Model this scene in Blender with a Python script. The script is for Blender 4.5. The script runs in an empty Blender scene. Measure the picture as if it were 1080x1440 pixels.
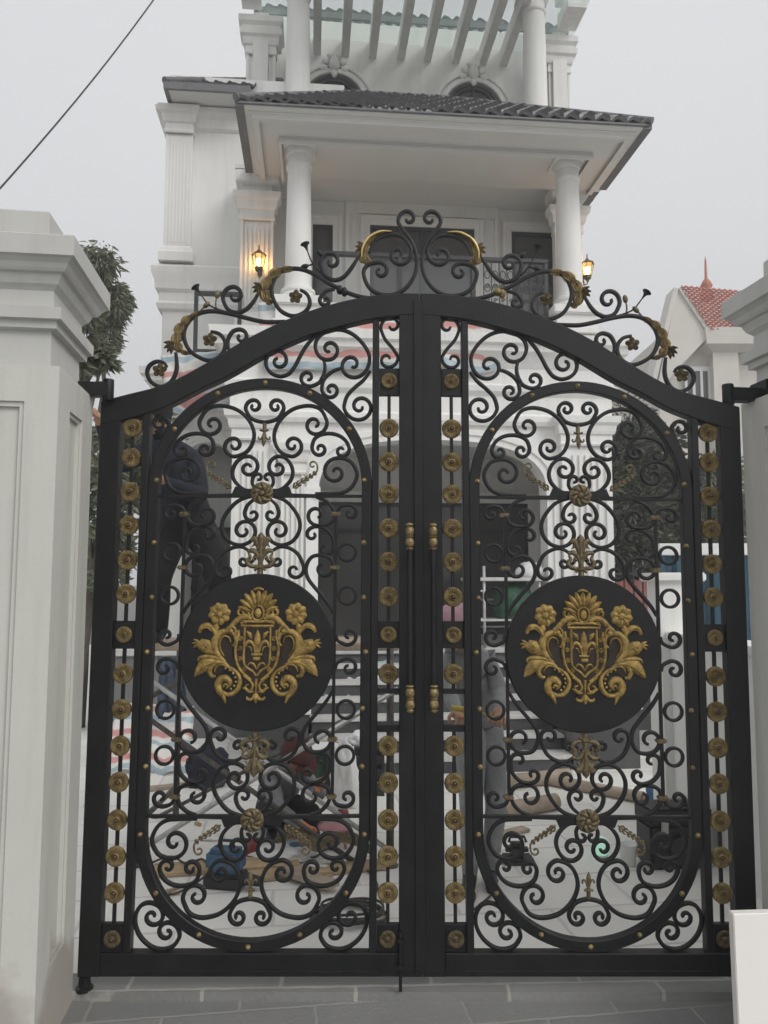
import bpy, bmesh, math, random
from mathutils import Vector, Matrix, noise
random.seed(7)
SC = bpy.context.scene
COL = SC.collection
R = math.radians
# ---------------------------------------------------------------- camera, sky, sun, exposure
CAM_H = 1.6
PITCH = R(5.18)
cd = bpy.data.cameras.new('camera'); cam = bpy.data.objects.new('camera', cd); COL.objects.link(cam)
cam.location = (0, 0, CAM_H); cam.rotation_euler = (R(90)+PITCH, 0, 0)
cd.sensor_fit = 'HORIZONTAL'; cd.sensor_width = 36; cd.lens = 36; cd.clip_start = .05; cd.clip_end = 1000
SC.camera = cam
SC.render.resolution_x = 768; SC.render.resolution_y = 1024
SUN_EL, SUN_AZ = R(38), R(132)           # azimuth clockwise from +Y
w = bpy.data.worlds.new('World'); SC.world = w; w.use_nodes = True
nt = w.node_tree; nt.nodes.clear()
sky = nt.nodes.new('ShaderNodeTexSky'); sky.sky_type = 'NISHITA'; sky.sun_disc = False
sky.sun_elevation = SUN_EL; sky.sun_rotation = SUN_AZ; sky.dust_density = 6; sky.air_density = 1
hs = nt.nodes.new('ShaderNodeHueSaturation'); hs.inputs['Saturation'].default_value = .12
mx = nt.nodes.new('ShaderNodeMix'); mx.data_type = 'RGBA'; mx.inputs[0].default_value = .82
mx.inputs[7].default_value = (6.4, 6.45, 6.6, 1)
bg = nt.nodes.new('ShaderNodeBackground'); bg.inputs[1].default_value = .1
wo = nt.nodes.new('ShaderNodeOutputWorld')
nt.links.new(sky.outputs[0], hs.inputs['Color']); nt.links.new(hs.outputs[0], mx.inputs[6])
wtc = nt.nodes.new('ShaderNodeTexCoord'); wn_ = nt.nodes.new('ShaderNodeTexNoise'); wn_.inputs['Scale'].default_value = 1.6; wn_.inputs['Detail'].default_value = 5
nt.links.new(wtc.outputs['Generated'], wn_.inputs['Vector']); wr_r = nt.nodes.new('ShaderNodeMapRange'); wr_r.inputs['To Min'].default_value = .93; wr_r.inputs['To Max'].default_value = 1.07
nt.links.new(wn_.outputs['Fac'], wr_r.inputs['Value']); vm = nt.nodes.new('ShaderNodeVectorMath'); vm.operation = 'SCALE'
nt.links.new(mx.outputs[2], vm.inputs[0]); nt.links.new(wr_r.outputs[0], vm.inputs['Scale']); nt.links.new(vm.outputs[0], bg.inputs[0]); nt.links.new(bg.outputs[0], wo.inputs[0])
sl = bpy.data.lights.new('sun', 'SUN'); sl.energy = 1.0; sl.angle = R(28); sl.color = (1, .97, .93)
so = bpy.data.objects.new('sun', sl); COL.objects.link(so)
sd = Vector((math.sin(SUN_AZ)*math.cos(SUN_EL), math.cos(SUN_AZ)*math.cos(SUN_EL), math.sin(SUN_EL)))
so.rotation_euler = sd.to_track_quat('Z', 'Y').to_euler()
SC.view_settings.view_transform = 'Standard'; SC.view_settings.look = 'None'
SC.view_settings.exposure = 0.52; SC.view_settings.gamma = 1

# ---------------------------------------------------------------- materials
def mat(name, col, rough=.6, metal=0, var=.12, vscale=6, bump=.0, bscale=40, spec=.5, col2=None, dist=0.0, coat=0, streak=0):
    m = bpy.data.materials.new(name); m.use_nodes = True
    t = m.node_tree; N = t.nodes; L = t.links
    b = N['Principled BSDF']
    b.inputs['Roughness'].default_value = rough; b.inputs['Metallic'].default_value = metal
    b.inputs['Specular IOR Level'].default_value = spec; b.inputs['Coat Weight'].default_value = coat
    c = tuple(col)+(1,)
    tc = N.new('ShaderNodeTexCoord')
    if var or col2:
        n = N.new('ShaderNodeTexNoise'); n.inputs['Scale'].default_value = vscale; n.inputs['Detail'].default_value = 6
        n.inputs['Roughness'].default_value = .65; n.inputs['Distortion'].default_value = dist
        L.new(tc.outputs['Object'], n.inputs['Vector'])
        r = N.new('ShaderNodeValToRGB'); r.color_ramp.elements[0].position = .32; r.color_ramp.elements[1].position = .68
        r.color_ramp.elements[0].color = tuple(x*(1-var) for x in (col2 or col))+(1,)
        r.color_ramp.elements[1].color = tuple(min(1, x*(1+var*.6)) for x in col)+(1,)
        L.new(n.outputs['Fac'], r.inputs['Fac']); L.new(r.outputs['Color'], b.inputs['Base Color'])
        if streak:                            # rain streaks and grime, longer than wide
            mp = N.new('ShaderNodeMapping'); mp.inputs['Scale'].default_value = (9, 9, .7); L.new(tc.outputs['Object'], mp.inputs['Vector'])
            n7 = N.new('ShaderNodeTexNoise'); n7.inputs['Scale'].default_value = 1; n7.inputs['Detail'].default_value = 8; n7.inputs['Roughness'].default_value = .7; L.new(mp.outputs[0], n7.inputs['Vector'])
            r7 = N.new('ShaderNodeMapRange'); r7.inputs['From Min'].default_value = .48; r7.inputs['From Max'].default_value = .75; r7.inputs['To Max'].default_value = streak; L.new(n7.outputs['Fac'], r7.inputs['Value'])
            m7 = N.new('ShaderNodeMix'); m7.data_type = 'RGBA'; m7.inputs[7].default_value = (.36, .34, .3, 1); L.new(r7.outputs[0], m7.inputs[0]); L.new(r.outputs['Color'], m7.inputs[6]); L.new(m7.outputs[2], b.inputs['Base Color'])
        mr = N.new('ShaderNodeMapRange'); mr.inputs['To Min'].default_value = max(.05, rough-.1); mr.inputs['To Max'].default_value = min(1, rough+.12)
        L.new(n.outputs['Fac'], mr.inputs['Value']); L.new(mr.outputs[0], b.inputs['Roughness'])
    else:
        b.inputs['Base Color'].default_value = c
    if bump:
        n2 = N.new('ShaderNodeTexNoise'); n2.inputs['Scale'].default_value = bscale; n2.inputs['Detail'].default_value = 4
        L.new(tc.outputs['Object'], n2.inputs['Vector'])
        bp = N.new('ShaderNodeBump'); bp.inputs['Strength'].default_value = bump; bp.inputs['Distance'].default_value = .01
        L.new(n2.outputs['Fac'], bp.inputs['Height']); L.new(bp.outputs[0], b.inputs['Normal'])
    return m
M = {}
M['iron'] = mat('black_iron_paint', (.0065, .007, .0068), .45, 0, .6, 9, .15, 140, .35)
M['gold'] = mat('brushed_gold_paint', (.30, .23, .105), .55, .35, .35, 40, .3, 140, .4, col2=(.15, .1, .035))
M['crestgold'] = mat('crest_gold_paint', (.37, .255, .075), .52, .35, .4, 45, .3, 140, .45, col2=(.22, .135, .035))
M['goldpale'] = mat('pale_worn_gold_paint', (.34, .25, .11), .45, .5, .5, 60, .3, 160, .5, col2=(.13, .1, .05))
M['goldrim'] = mat('bright_gold_edge', (.62, .47, .2), .35, .6, .2, 60)
M['brown2'] = mat('dark_copper_boss', (.13, .07, .04), .4, .5, .2, 40)
M['brown'] = mat('dark_bronze_ground', (.03, .02, .012), .5, .3, .4, 40)
M['bronze'] = mat('aged_bronze', (.18, .14, .075), .48, .45, .5, 70, .3, 150, col2=(.09, .068, .035))
M['white'] = mat('white_wall_paint', (.83, .825, .80), .75, 0, .035, 1.3, .05, 90, .3, streak=.22)
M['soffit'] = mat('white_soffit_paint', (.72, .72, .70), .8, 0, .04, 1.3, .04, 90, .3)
M['tile'] = mat('dark_roof_tile', (.11, .11, .115), .16, 0, .25, 9, .05, 60, .8, coat=.6)
M['tilecap'] = mat('grey_ridge_tile', (.16, .16, .165), .55, 0, .25, 12, .1, 60)
M['frame'] = mat('dark_window_frame', (.03, .031, .033), .4, 0, .1, 8)
M['stone'] = mat('grey_cladding_stone', (.11, .115, .115), .6, 0, .35, 5, .3, 30)
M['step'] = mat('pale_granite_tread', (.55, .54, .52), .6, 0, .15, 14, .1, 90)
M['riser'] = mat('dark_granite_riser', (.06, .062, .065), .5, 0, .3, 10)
M['wood'] = mat('raw_timber', (.46, .34, .2), .75, 0, .3, 7, .2, 60)
M['woodd'] = mat('weathered_timber', (.38, .31, .24), .8, 0, .3, 9, .2, 60)
M['steel'] = mat('galvanised_steel', (.55, .55, .54), .4, .5, .3, 20)
M['steeld'] = mat('rusty_scaffold_steel', (.13, .115, .1), .6, .4, .5, 18, .2, 80)
M['yellow'] = mat('yellow_plastic', (.6, .45, .08), .4, 0, .1, 10)
M['bluesheet'] = mat('blue_sheet_metal', (.03, .085, .125), .5, 0, .25, 4)
M['plsteel'] = mat('pale_painted_steel', (.5, .5, .5), .45, .2, .2, 12)
M['board'] = mat('white_board_paint', (.9, .87, .825), .5, 0, .03, 3)
M['plwhite'] = mat('white_plastic', (.75, .75, .74), .4, 0, .05, 10)
M['blue'] = mat('blue_plastic', (.04, .14, .3), .5, 0, .2, 6)
M['denim'] = mat('dull_blue_denim', (.06, .08, .12), .9, 0, .3, 20, .3, 60)
M['bluebag'] = mat('faded_blue_nylon', (.07, .14, .23), .8, 0, .3, 20, .2, 60)
M['red'] = mat('red_plastic', (.24, .05, .045), .4, 0, .15, 8)
M['pink'] = mat('pink_plastic', (.5, .24, .26), .5, 0, .15, 8)
M['green'] = mat('green_net', (.025, .09, .05), .7, 0, .4, 30, .4, 50)
M['black'] = mat('black_plastic', (.02, .02, .022), .45, 0, .3, 12)
M['rubber'] = mat('black_cable_rubber', (.05, .045, .04), .6, 0, .3, 12)
M['skin'] = mat('skin', (.42, .24, .15), .55, 0, .1, 12)
M['navy'] = mat('navy_work_cloth', (.011, .013, .024), .9, 0, .35, 14, .5, 25)
M['blackcloth'] = mat('black_work_cloth', (.009, .0095, .011), .9, 0, .35, 14, .5, 25)
M['greycloth'] = mat('grey_work_cloth', (.24, .25, .26), .9, 0, .3, 14, .5, 25)
M['paleg'] = mat('light_grey_work_cloth', (.30, .31, .31), .9, 0, .3, 12, .5, 25)
M['maroon'] = mat('maroon_cloth', (.09, .026, .024), .85, 0, .25, 20, .3, 40)
M['pinkcap'] = mat('pink_cap_cloth', (.5, .3, .34), .85, 0, .15, 20, .3, 40)
M['greycap'] = mat('grey_cap_cloth', (.35, .37, .42), .85, 0, .15, 20, .3, 40)
M['hair'] = mat('black_hair', (.012, .011, .011), .6, 0, .3, 60, .4, 200)
M['orange'] = mat('orange_glove', (.65, .25, .12), .8, 0, .2, 20, .3, 60)
M['bark'] = mat('tree_bark', (.09, .075, .055), .9, 0, .4, 12, .6, 30)
M['redtile'] = mat('red_roof_tile', (.50, .165, .105), .7, 0, .3, 5, .1, 40)
M['cream'] = mat('cream_wall_paint', (.68, .65, .60), .8, 0, .06, 2)
M['rosewall'] = mat('rose_brick_wall', (.42, .17, .15), .8, 0, .25, 6)
M['wire'] = mat('cable_black', (.03, .03, .03), .6, 0, 0)

def leafmat(name, c1, c2, trans=.25):
    m = bpy.data.materials.new(name); m.use_nodes = True
    t = m.node_tree; N = t.nodes; L = t.links; b = N['Principled BSDF']
    b.inputs['Roughness'].default_value = .5
    g = N.new('ShaderNodeNewGeometry'); r = N.new('ShaderNodeValToRGB')
    r.color_ramp.elements[0].color = tuple(c1)+(1,); r.color_ramp.elements[1].color = tuple(c2)+(1,)
    L.new(g.outputs['Random Per Island'], r.inputs['Fac']); L.new(r.outputs[0], b.inputs['Base Color'])
    tr = N.new('ShaderNodeBsdfTranslucent'); L.new(r.outputs[0], tr.inputs[0])
    ms = N.new('ShaderNodeMixShader'); ms.inputs[0].default_value = trans
    o = N['Material Output']; L.new(b.outputs[0], ms.inputs[1]); L.new(tr.outputs[0], ms.inputs[2]); L.new(ms.outputs[0], o.inputs[0])
    return m
M['leaf'] = leafmat('tree_leaf', (.04, .05, .032), (.13, .145, .09))
M['leafp'] = leafmat('drooping_tree_leaf', (.12, .135, .085), (.25, .27, .18))

def glassmat(name, col, rough=.08, trans=0.0, alpha=1):
    m = bpy.data.materials.new(name); m.use_nodes = True
    b = m.node_tree.nodes['Principled BSDF']
    b.inputs['Base Color'].default_value = tuple(col)+(1,); b.inputs['Roughness'].default_value = rough
    b.inputs['Transmission Weight'].default_value = trans; b.inputs['IOR'].default_value = 1.45
    b.inputs['Alpha'].default_value = alpha
    return m
M['glass'] = glassmat('dark_window_glass', (.085, .083, .077), .12)
M['glassg'] = glassmat('green_canopy_glass', (.6, .82, .74), .1, 0, .22)
M['glassw'] = glassmat('clear_rail_glass', (.4, .43, .43), .1, 0, .1)
def emis(name, col, s):
    m = bpy.data.materials.new(name); m.use_nodes = True
    b = m.node_tree.nodes['Principled BSDF']
    b.inputs['Base Color'].default_value = tuple(col)+(1,)
    b.inputs['Emission Color'].default_value = tuple(col)+(1,); b.inputs['Emission Strength'].default_value = s
    return m
M['lamp'] = emis('amber_lamp_glass', (1, .55, .16), 2.2)
M['bulb'] = emis('warm_bulb', (1, .86, .5), 9)
M['glow'] = emis('green_lantern_glow', (.45, .8, .62), .3)

def tarpmat(name, axis='Z', scale=1.0):
    m = bpy.data.materials.new(name); m.use_nodes = True
    t = m.node_tree; N = t.nodes; L = t.links; b = N['Principled BSDF']; b.inputs['Roughness'].default_value = .45
    tc = N.new('ShaderNodeTexCoord'); n = N.new('ShaderNodeTexNoise'); n.inputs['Scale'].default_value = 5
    L.new(tc.outputs['UV'], n.inputs['Vector'])
    sp = N.new('ShaderNodeSeparateXYZ'); L.new(tc.outputs['UV'], sp.inputs[0])
    ma = N.new('ShaderNodeMath'); ma.operation = 'MULTIPLY_ADD'; ma.inputs[1].default_value = scale
    n3 = N.new('ShaderNodeMath'); n3.operation = 'MULTIPLY'; n3.inputs[1].default_value = .28
    L.new(n.outputs['Fac'], n3.inputs[0]); L.new(sp.outputs['Y'], ma.inputs[0]); L.new(n3.outputs[0], ma.inputs[2])
    fr = N.new('ShaderNodeMath'); fr.operation = 'FRACT'; L.new(ma.outputs[0], fr.inputs[0])
    r = N.new('ShaderNodeValToRGB'); cr = r.color_ramp; cr.interpolation = 'LINEAR'
    W = (.68, .66, .63, 1); B = (.33, .43, .48, 1); D = (.58, .28, .26, 1)
    st = [(0, W), (.16, W), (.2, B), (.38, B), (.42, W), (.55, W), (.6, D), (.78, D), (.83, W), (1, W)]
    cr.elements[0].position = 0; cr.elements[0].color = W; cr.elements[1].position = 1; cr.elements[1].color = W
    for p, c in st[1:-1]:
        e = cr.elements.new(p); e.color = c
    L.new(fr.outputs[0], r.inputs['Fac']); L.new(r.outputs[0], b.inputs['Base Color'])
    bp = N.new('ShaderNodeBump'); bp.inputs['Strength'].default_value = .35; bp.inputs['Distance'].default_value = .01
    n4 = N.new('ShaderNodeTexNoise'); n4.inputs['Scale'].default_value = 22; L.new(tc.outputs['UV'], n4.inputs['Vector'])
    L.new(n4.outputs['Fac'], bp.inputs['Height']); L.new(bp.outputs[0], b.inputs['Normal'])
    return m
M['tarp'] = tarpmat('striped_tarpaulin', scale=3.2)
M['tarp2'] = tarpmat('striped_woven_sheet', scale=4.5)

def pavemat(name, c1, c2, mortar, bw, rh, msize, rot, off=(0, 0), bump=.4, dirt=(.1, .1, .095), rough=.6):
    m = bpy.data.materials.new(name); m.use_nodes = True
    t = m.node_tree; N = t.nodes; L = t.links; b = N['Principled BSDF']
    tc = N.new('ShaderNodeTexCoord'); mp = N.new('ShaderNodeMapping'); mp.inputs['Rotation'].default_value = (0, 0, rot)
    mp.inputs['Location'].default_value = (off[0], off[1], 0)
    L.new(tc.outputs['Object'], mp.inputs['Vector'])
    nd = N.new('ShaderNodeTexNoise'); nd.inputs['Scale'].default_value = 9; nd.inputs['Detail'].default_value = 5; L.new(tc.outputs['Object'], nd.inputs['Vector'])
    ad = N.new('ShaderNodeMix'); ad.data_type = 'RGBA'; ad.blend_type = 'LINEAR_LIGHT'; ad.inputs[0].default_value = .009
    L.new(mp.outputs[0], ad.inputs[6]); L.new(nd.outputs['Color'], ad.inputs[7])
    br = N.new('ShaderNodeTexBrick'); br.inputs['Scale'].default_value = 1; br.inputs['Brick Width'].default_value = bw
    br.inputs['Row Height'].default_value = rh; br.inputs['Mortar Size'].default_value = msize; br.inputs['Mortar Smooth'].default_value = .4
    br.inputs['Color1'].default_value = tuple(c1)+(1,); br.inputs['Color2'].default_value = tuple(c2)+(1,); br.inputs['Mortar'].default_value = tuple(mortar)+(1,)
    L.new(ad.outputs[2], br.inputs['Vector'])
    n2 = N.new('ShaderNodeTexNoise'); n2.inputs['Scale'].default_value = 3.2; n2.inputs['Detail'].default_value = 9; n2.inputs['Roughness'].default_value = .7
    L.new(tc.outputs['Object'], n2.inputs['Vector'])
    r = N.new('ShaderNodeValToRGB'); r.color_ramp.elements[0].position = .42; r.color_ramp.elements[1].position = .72
    L.new(n2.outputs['Fac'], r.inputs['Fac'])
    m2 = N.new('ShaderNodeMix'); m2.data_type = 'RGBA'; m2.inputs[7].default_value = tuple(dirt)+(1,)
    s = N.new('ShaderNodeMath'); s.operation = 'MULTIPLY'; s.inputs[1].default_value = .55; L.new(r.outputs[0], s.inputs[0]); L.new(s.outputs[0], m2.inputs[0])
    L.new(br.outputs['Color'], m2.inputs[6]); L.new(m2.outputs[2], b.inputs['Base Color'])
    n5 = N.new('ShaderNodeTexNoise'); n5.inputs['Scale'].default_value = 60; n5.inputs['Detail'].default_value = 6; L.new(tc.outputs['Object'], n5.inputs['Vector'])
    hm = N.new('ShaderNodeMath'); hm.operation = 'MULTIPLY_ADD'; hm.inputs[1].default_value = -.6; L.new(br.outputs['Fac'], hm.inputs[0]); L.new(n5.outputs['Fac'], hm.inputs[2])
    bp = N.new('ShaderNodeBump'); bp.inputs['Strength'].default_value = bump; bp.inputs['Distance'].default_value = .006
    L.new(hm.outputs[0], bp.inputs['Height']); L.new(bp.outputs[0], b.inputs['Normal'])
    b.inputs['Roughness'].default_value = rough
    return m
M['pave'] = pavemat('grey_pavement_slabs', (.20, .203, .198), (.235, .235, .228), (.30, .295, .28), .57, .21, .008, R(-7.9), (.12, .02), .6, (.21, .205, .195), .42)
M['yard'] = pavemat('pale_yard_slabs', (.80, .785, .74), (.86, .845, .80), (.62, .605, .57), .9, .42, .012, R(-7.9), (0, 0), .35, (.70, .685, .64), .5)
M['lip'] = pavemat('threshold_slabs', (.2, .2, .192), (.25, .25, .24), (.38, .37, .34), .60, .3, .01, R(-2), (.3, .1), .5, (.17, .165, .155))
M['clad'] = pavemat('split_stone_cladding', (.10, .105, .105), (.17, .17, .165), (.05, .05, .05), .4, .09, .005, 0, (0, 0), .5, (.12, .12, .12))

# ---------------------------------------------------------------- helpers
class MB:
    def __init__(s): s.v = []; s.f = []; s.mi = []; s.uv = None; s.cur = 0
    def add(s, vs, fs):
        o = len(s.v); s.v += [tuple(p) for p in vs]; s.f += [tuple(o+i for i in f) for f in fs]; s.mi += [s.cur]*len(fs)
    def box(s, x0, x1, y0, y1, z0, z1, b=0.0):
        if x0 > x1: x0, x1 = x1, x0
        if y0 > y1: y0, y1 = y1, y0
        if z0 > z1: z0, z1 = z1, z0
        if b <= 0:
            v = [(x, y, z) for z in (z0, z1) for x, y in ((x0, y0), (x1, y0), (x1, y1), (x0, y1))]
            s.add(v, [(3, 2, 1, 0), (4, 5, 6, 7), (0, 1, 5, 4), (1, 2, 6, 5), (2, 3, 7, 6), (3, 0, 4, 7)]); return
        bm = bmesh.new(); bmesh.ops.create_cube(bm, size=1)
        for q in bm.verts: q.co = Vector((x0+(q.co.x+.5)*(x1-x0), y0+(q.co.y+.5)*(y1-y0), z0+(q.co.z+.5)*(z1-z0)))
        bmesh.ops.bevel(bm, geom=bm.edges[:], offset=min(b, .45*min(x1-x0, y1-y0, z1-z0)), segments=2, affect='EDGES')
        bm.verts.ensure_lookup_table(); bm.verts.index_update()
        s.add([q.co[:] for q in bm.verts], [[q.index for q in f.verts] for f in bm.faces]); bm.free()
    def obox(s, c, sx, sy, sz, rot=(0, 0, 0), b=0):
        t = MB(); t.box(-sx/2, sx/2, -sy/2, sy/2, -sz/2, sz/2, b)
        from mathutils import Euler
        m = Euler(rot).to_matrix(); c = Vector(c)
        s.add([(m @ Vector(p))+c for p in t.v], t.f)
    def tube(s, pts, r, n=8, cap=True):
        pts = [Vector(p) for p in pts]; m = len(pts)
        rs = r if isinstance(r, (list, tuple)) else [r]*m
        t0 = (pts[1]-pts[0]).normalized(); up = Vector((0, 0, 1)) if abs(t0.z) < .9 else Vector((1, 0, 0))
        a = t0.cross(up).normalized(); vs = []
        for i, p in enumerate(pts):
            t = (pts[min(i+1, m-1)]-pts[max(i-1, 0)])
            if t.length < 1e-9: t = t0.copy()
            t.normalize(); a = (a-t*a.dot(t))
            if a.length < 1e-6: a = t.orthogonal()
            a.normalize(); bb = t.cross(a)
            for k in range(n):
                q = 2*math.pi*k/n; vs.append(p+(a*math.cos(q)+bb*math.sin(q))*rs[i])
        fs = [(i*n+k, i*n+(k+1) % n, (i+1)*n+(k+1) % n, (i+1)*n+k) for i in range(m-1) for k in range(n)]
        if cap: fs += [tuple(range(n-1, -1, -1)), tuple((m-1)*n+k for k in range(n))]
        s.add(vs, fs)
    def lathe(s, prof, c=(0, 0, 0), n=20, axis='Z', sq=False):
        vs = []; m = len(prof)
        for r, h in prof:
            for k in range(n):
                q = 2*math.pi*(k+(.5 if n == 4 else 0))/n; rr = r*(math.sqrt(2) if n == 4 else 1)
                x, y = rr*math.cos(q), rr*math.sin(q)
                p = (x, y, h) if axis == 'Z' else ((x, -h, y) if axis == 'Y' else (h, x, y))
                vs.append((p[0]+c[0], p[1]+c[1], p[2]+c[2]))
        fs = [(i*n+k, i*n+(k+1) % n, (i+1)*n+(k+1) % n, (i+1)*n+k) for i in range(m-1) for k in range(n)]
        fs += [tuple(range(n-1, -1, -1)), tuple((m-1)*n+k for k in range(n))]
        s.add(vs, fs)
    def ball(s, c, r, n=10, sx=1, sy=1, sz=1):
        vs = [(c[0], c[1], c[2]+r*sz)]; m = max(4, n//2)
        for i in range(1, m):
            t = math.pi*i/m
            for k in range(n):
                q = 2*math.pi*k/n; vs.append((c[0]+r*sx*math.sin(t)*math.cos(q), c[1]+r*sy*math.sin(t)*math.sin(q), c[2]+r*sz*math.cos(t)))
        vs.append((c[0], c[1], c[2]-r*sz))
        fs = [(0, 1+k, 1+(k+1) % n) for k in range(n)]
        for i in range(m-2):
            fs += [(1+i*n+k, 1+(i+1)*n+k, 1+(i+1)*n+(k+1) % n, 1+i*n+(k+1) % n) for k in range(n)]
        L = len(vs)-1; o = 1+(m-2)*n
        fs += [(L, o+(k+1) % n, o+k) for k in range(n)]
        s.add(vs, fs)
    def build(s, name, ms, parent=None, smooth=False, loc=None, angle=None, shift=None):
        me = bpy.data.meshes.new(name)
        vs = s.v if shift is None else [(p[0]-shift[0], p[1]-shift[1], p[2]-shift[2]) for p in s.v]
        me.from_pydata(vs, [], s.f)
        if not isinstance(ms, (list, tuple)): ms = [ms]
        for m_ in ms: me.materials.append(m_)
        if len(ms) > 1: me.polygons.foreach_set('material_index', s.mi)
        bm = bmesh.new(); bm.from_mesh(me); bmesh.ops.recalc_face_normals(bm, faces=bm.faces[:]); bm.to_mesh(me); bm.free()
        if smooth or angle:
            me.polygons.foreach_set('use_smooth', [True]*len(me.polygons))
            if angle:
                try: me.set_sharp_from_angle(angle=R(angle))
                except Exception: pass
        me.update()
        o = bpy.data.objects.new(name, me); COL.objects.link(o)
        if parent: o.parent = parent
        if loc: o.location = loc
        return o
def empty(name, loc, rz=0, label=None, cat=None, group=None):
    o = bpy.data.objects.new(name, None); COL.objects.link(o); o.location = loc; o.rotation_euler = (0, 0, rz); o.empty_display_size = .2
    if label: tag(o, label, cat, group)
    return o
def tag(o, label=None, cat=None, group=None, kind=None):
    if label: o['label'] = label
    if cat: o['category'] = cat
    if group: o['group'] = group
    if kind: o['kind'] = kind
    return o
# the photograph's pixels (1080 x 1440) as rays from the photographer's eye, used to measure where real things stand
CP, SP = math.cos(PITCH), math.sin(PITCH)
def ray(x, y):
    a = (x-540)/1080; v = (720-y)/1080
    return a, CP-v*SP, SP+v*CP
def at(x, y, Y):
    a, b, c = ray(x, y); k = Y/b; return Vector((a*k, Y, c*k+CAM_H))
def ground(x, y, h=0):
    a, b, c = ray(x, y); k = (h-CAM_H)/c; return Vector((a*k, b*k, h))
HA = R(5.3); HP = (-1.05, 8.1)
def hp(x, y, V):
    a, b, c = ray(x, y); sn, cs = math.sin(HA), math.cos(HA)
    k = (V-HP[0]*sn+HP[1]*cs)/(-a*sn+b*cs); X, Y = k*a, k*b
    return (X-HP[0])*cs+(Y-HP[1])*sn, c*k+CAM_H
def catmull(P, step=8):
    P = [tuple(p) for p in P]; out = []; n = len(P)
    for i in range(n-1):
        p0 = P[max(i-1, 0)]; p1 = P[i]; p2 = P[i+1]; p3 = P[min(i+2, n-1)]
        for k in range(step):
            t = k/step
            out.append(tuple(.5*((2*b)+(-a+c)*t+(2*a-5*b+4*c-d)*t*t+(-a+3*b-3*c+d)*t*t*t) for a, b, c, d in zip(p0, p1, p2, p3)))
    out.append(P[-1]); return out
def spiral(p0, c, turns, d, k=.2, per=26):
    r0 = math.hypot(p0[0]-c[0], p0[1]-c[1]); a0 = math.atan2(p0[1]-c[1], p0[0]-c[0]); n = int(per*turns)
    return [(c[0]+r0*(1-(1-k)*(i/n)**.85)*math.cos(a0+d*2*math.pi*turns*i/n), c[1]+r0*(1-(1-k)*(i/n)**.85)*math.sin(a0+d*2*math.pi*turns*i/n)) for i in range(n+1)]
def curve(spec, step=7):
    """points, with an optional ('S', cx, cy, turns, dir[, k]) curl at either end; dir +1 turns clockwise as seen"""
    A = spec[0] if spec[0][0] == 'S' else None; B = spec[-1] if spec[-1][0] == 'S' else None
    mid = [p for p in spec if p[0] != 'S']
    if len(mid) > 1: m = catmull(mid, step)
    else: m = list(mid)
    out = []
    if A: out += spiral(mid[0], (A[1], A[2]), A[3], A[4], A[5] if len(A) > 5 else .2)[::-1][:-1]
    out += m
    if B: out += spiral(mid[-1], (B[1], B[2]), B[3], B[4], B[5] if len(B) > 5 else .2)[1:]
    # light smoothing where a curl meets the stem
    for _ in range(2):
        out = [out[0]]+[((out[i-1][0]+2*out[i][0]+out[i+1][0])/4, (out[i-1][1]+2*out[i][1]+out[i+1][1])/4) for i in range(1, len(out)-1)]+[out[-1]]
    return out
def flat_sweep(mb, P, width, depth, yc, taper=(1, 1)):
    """square iron bar with eased edges along a curve in the XZ plane"""
    n = len(P); L = [0]
    for i in range(1, n): L.append(L[-1]+math.hypot(P[i][0]-P[i-1][0], P[i][1]-P[i-1][1]))
    T = L[-1] or 1; vs = []
    for i, (x, z) in enumerate(P):
        a = P[max(i-1, 0)]; b = P[min(i+1, n-1)]; tx, tz = b[0]-a[0], b[1]-a[1]; l = math.hypot(tx, tz) or 1; nx, nz = -tz/l, tx/l
        s = 1; q = .06
        if L[i] < q: s = taper[0]+(1-taper[0])*L[i]/q
        if T-L[i] < q: s = min(s, taper[1]+(1-taper[1])*(T-L[i])/q)
        w2 = (width(i/(n-1)) if callable(width) else width)/2*s; d2 = depth/2*(.5+.5*s); c = .3*min(w2, d2)
        for pu, pd in ((-w2+c, -d2), (w2-c, -d2), (w2, -d2+c), (w2, d2-c), (w2-c, d2), (-w2+c, d2), (-w2, d2-c), (-w2, -d2+c)):
            vs.append((x+nx*pu, yc+pd, z+nz*pu))
    fs = [(i*8+k, i*8+(k+1) % 8, (i+1)*8+(k+1) % 8, (i+1)*8+k) for i in range(n-1) for k in range(8)]
    fs += [tuple(range(7, -1, -1)), tuple((n-1)*8+k for k in range(8))]
    mb.add(vs, fs)
def dome_sweep(mb, P, W, h, y, n=6, ridge=0):
    """raised moulding on a plate that faces -Y: rounded section, width W(t), height h"""
    m = len(P); vs = []; wm = max(W(i/(m-1)) for i in range(m)); K = n+1
    for i, (x, z) in enumerate(P):
        a = P[max(i-1, 0)]; b = P[min(i+1, m-1)]; tx, tz = b[0]-a[0], b[1]-a[1]; l = math.hypot(tx, tz) or 1; nx, nz = -tz/l, tx/l
        w2 = max(W(i/(m-1)), .0008)/2; hh = h*(.35+.65*w2*2/wm)
        for k in range(K):
            t = math.pi*k/n; rr = 1-(ridge*(k % 2)); vs.append((x+nx*w2*math.cos(t), y-hh*math.sin(t)*rr, z+nz*w2*math.cos(t)))
    fs = [(i*K+k, i*K+k+1, (i+1)*K+k+1, (i+1)*K+k) for i in range(m-1) for k in range(n)]
    fs += [tuple(range(K)), tuple((m-1)*K+k for k in range(K-1, -1, -1))]
    mb.add(vs, fs)
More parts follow.
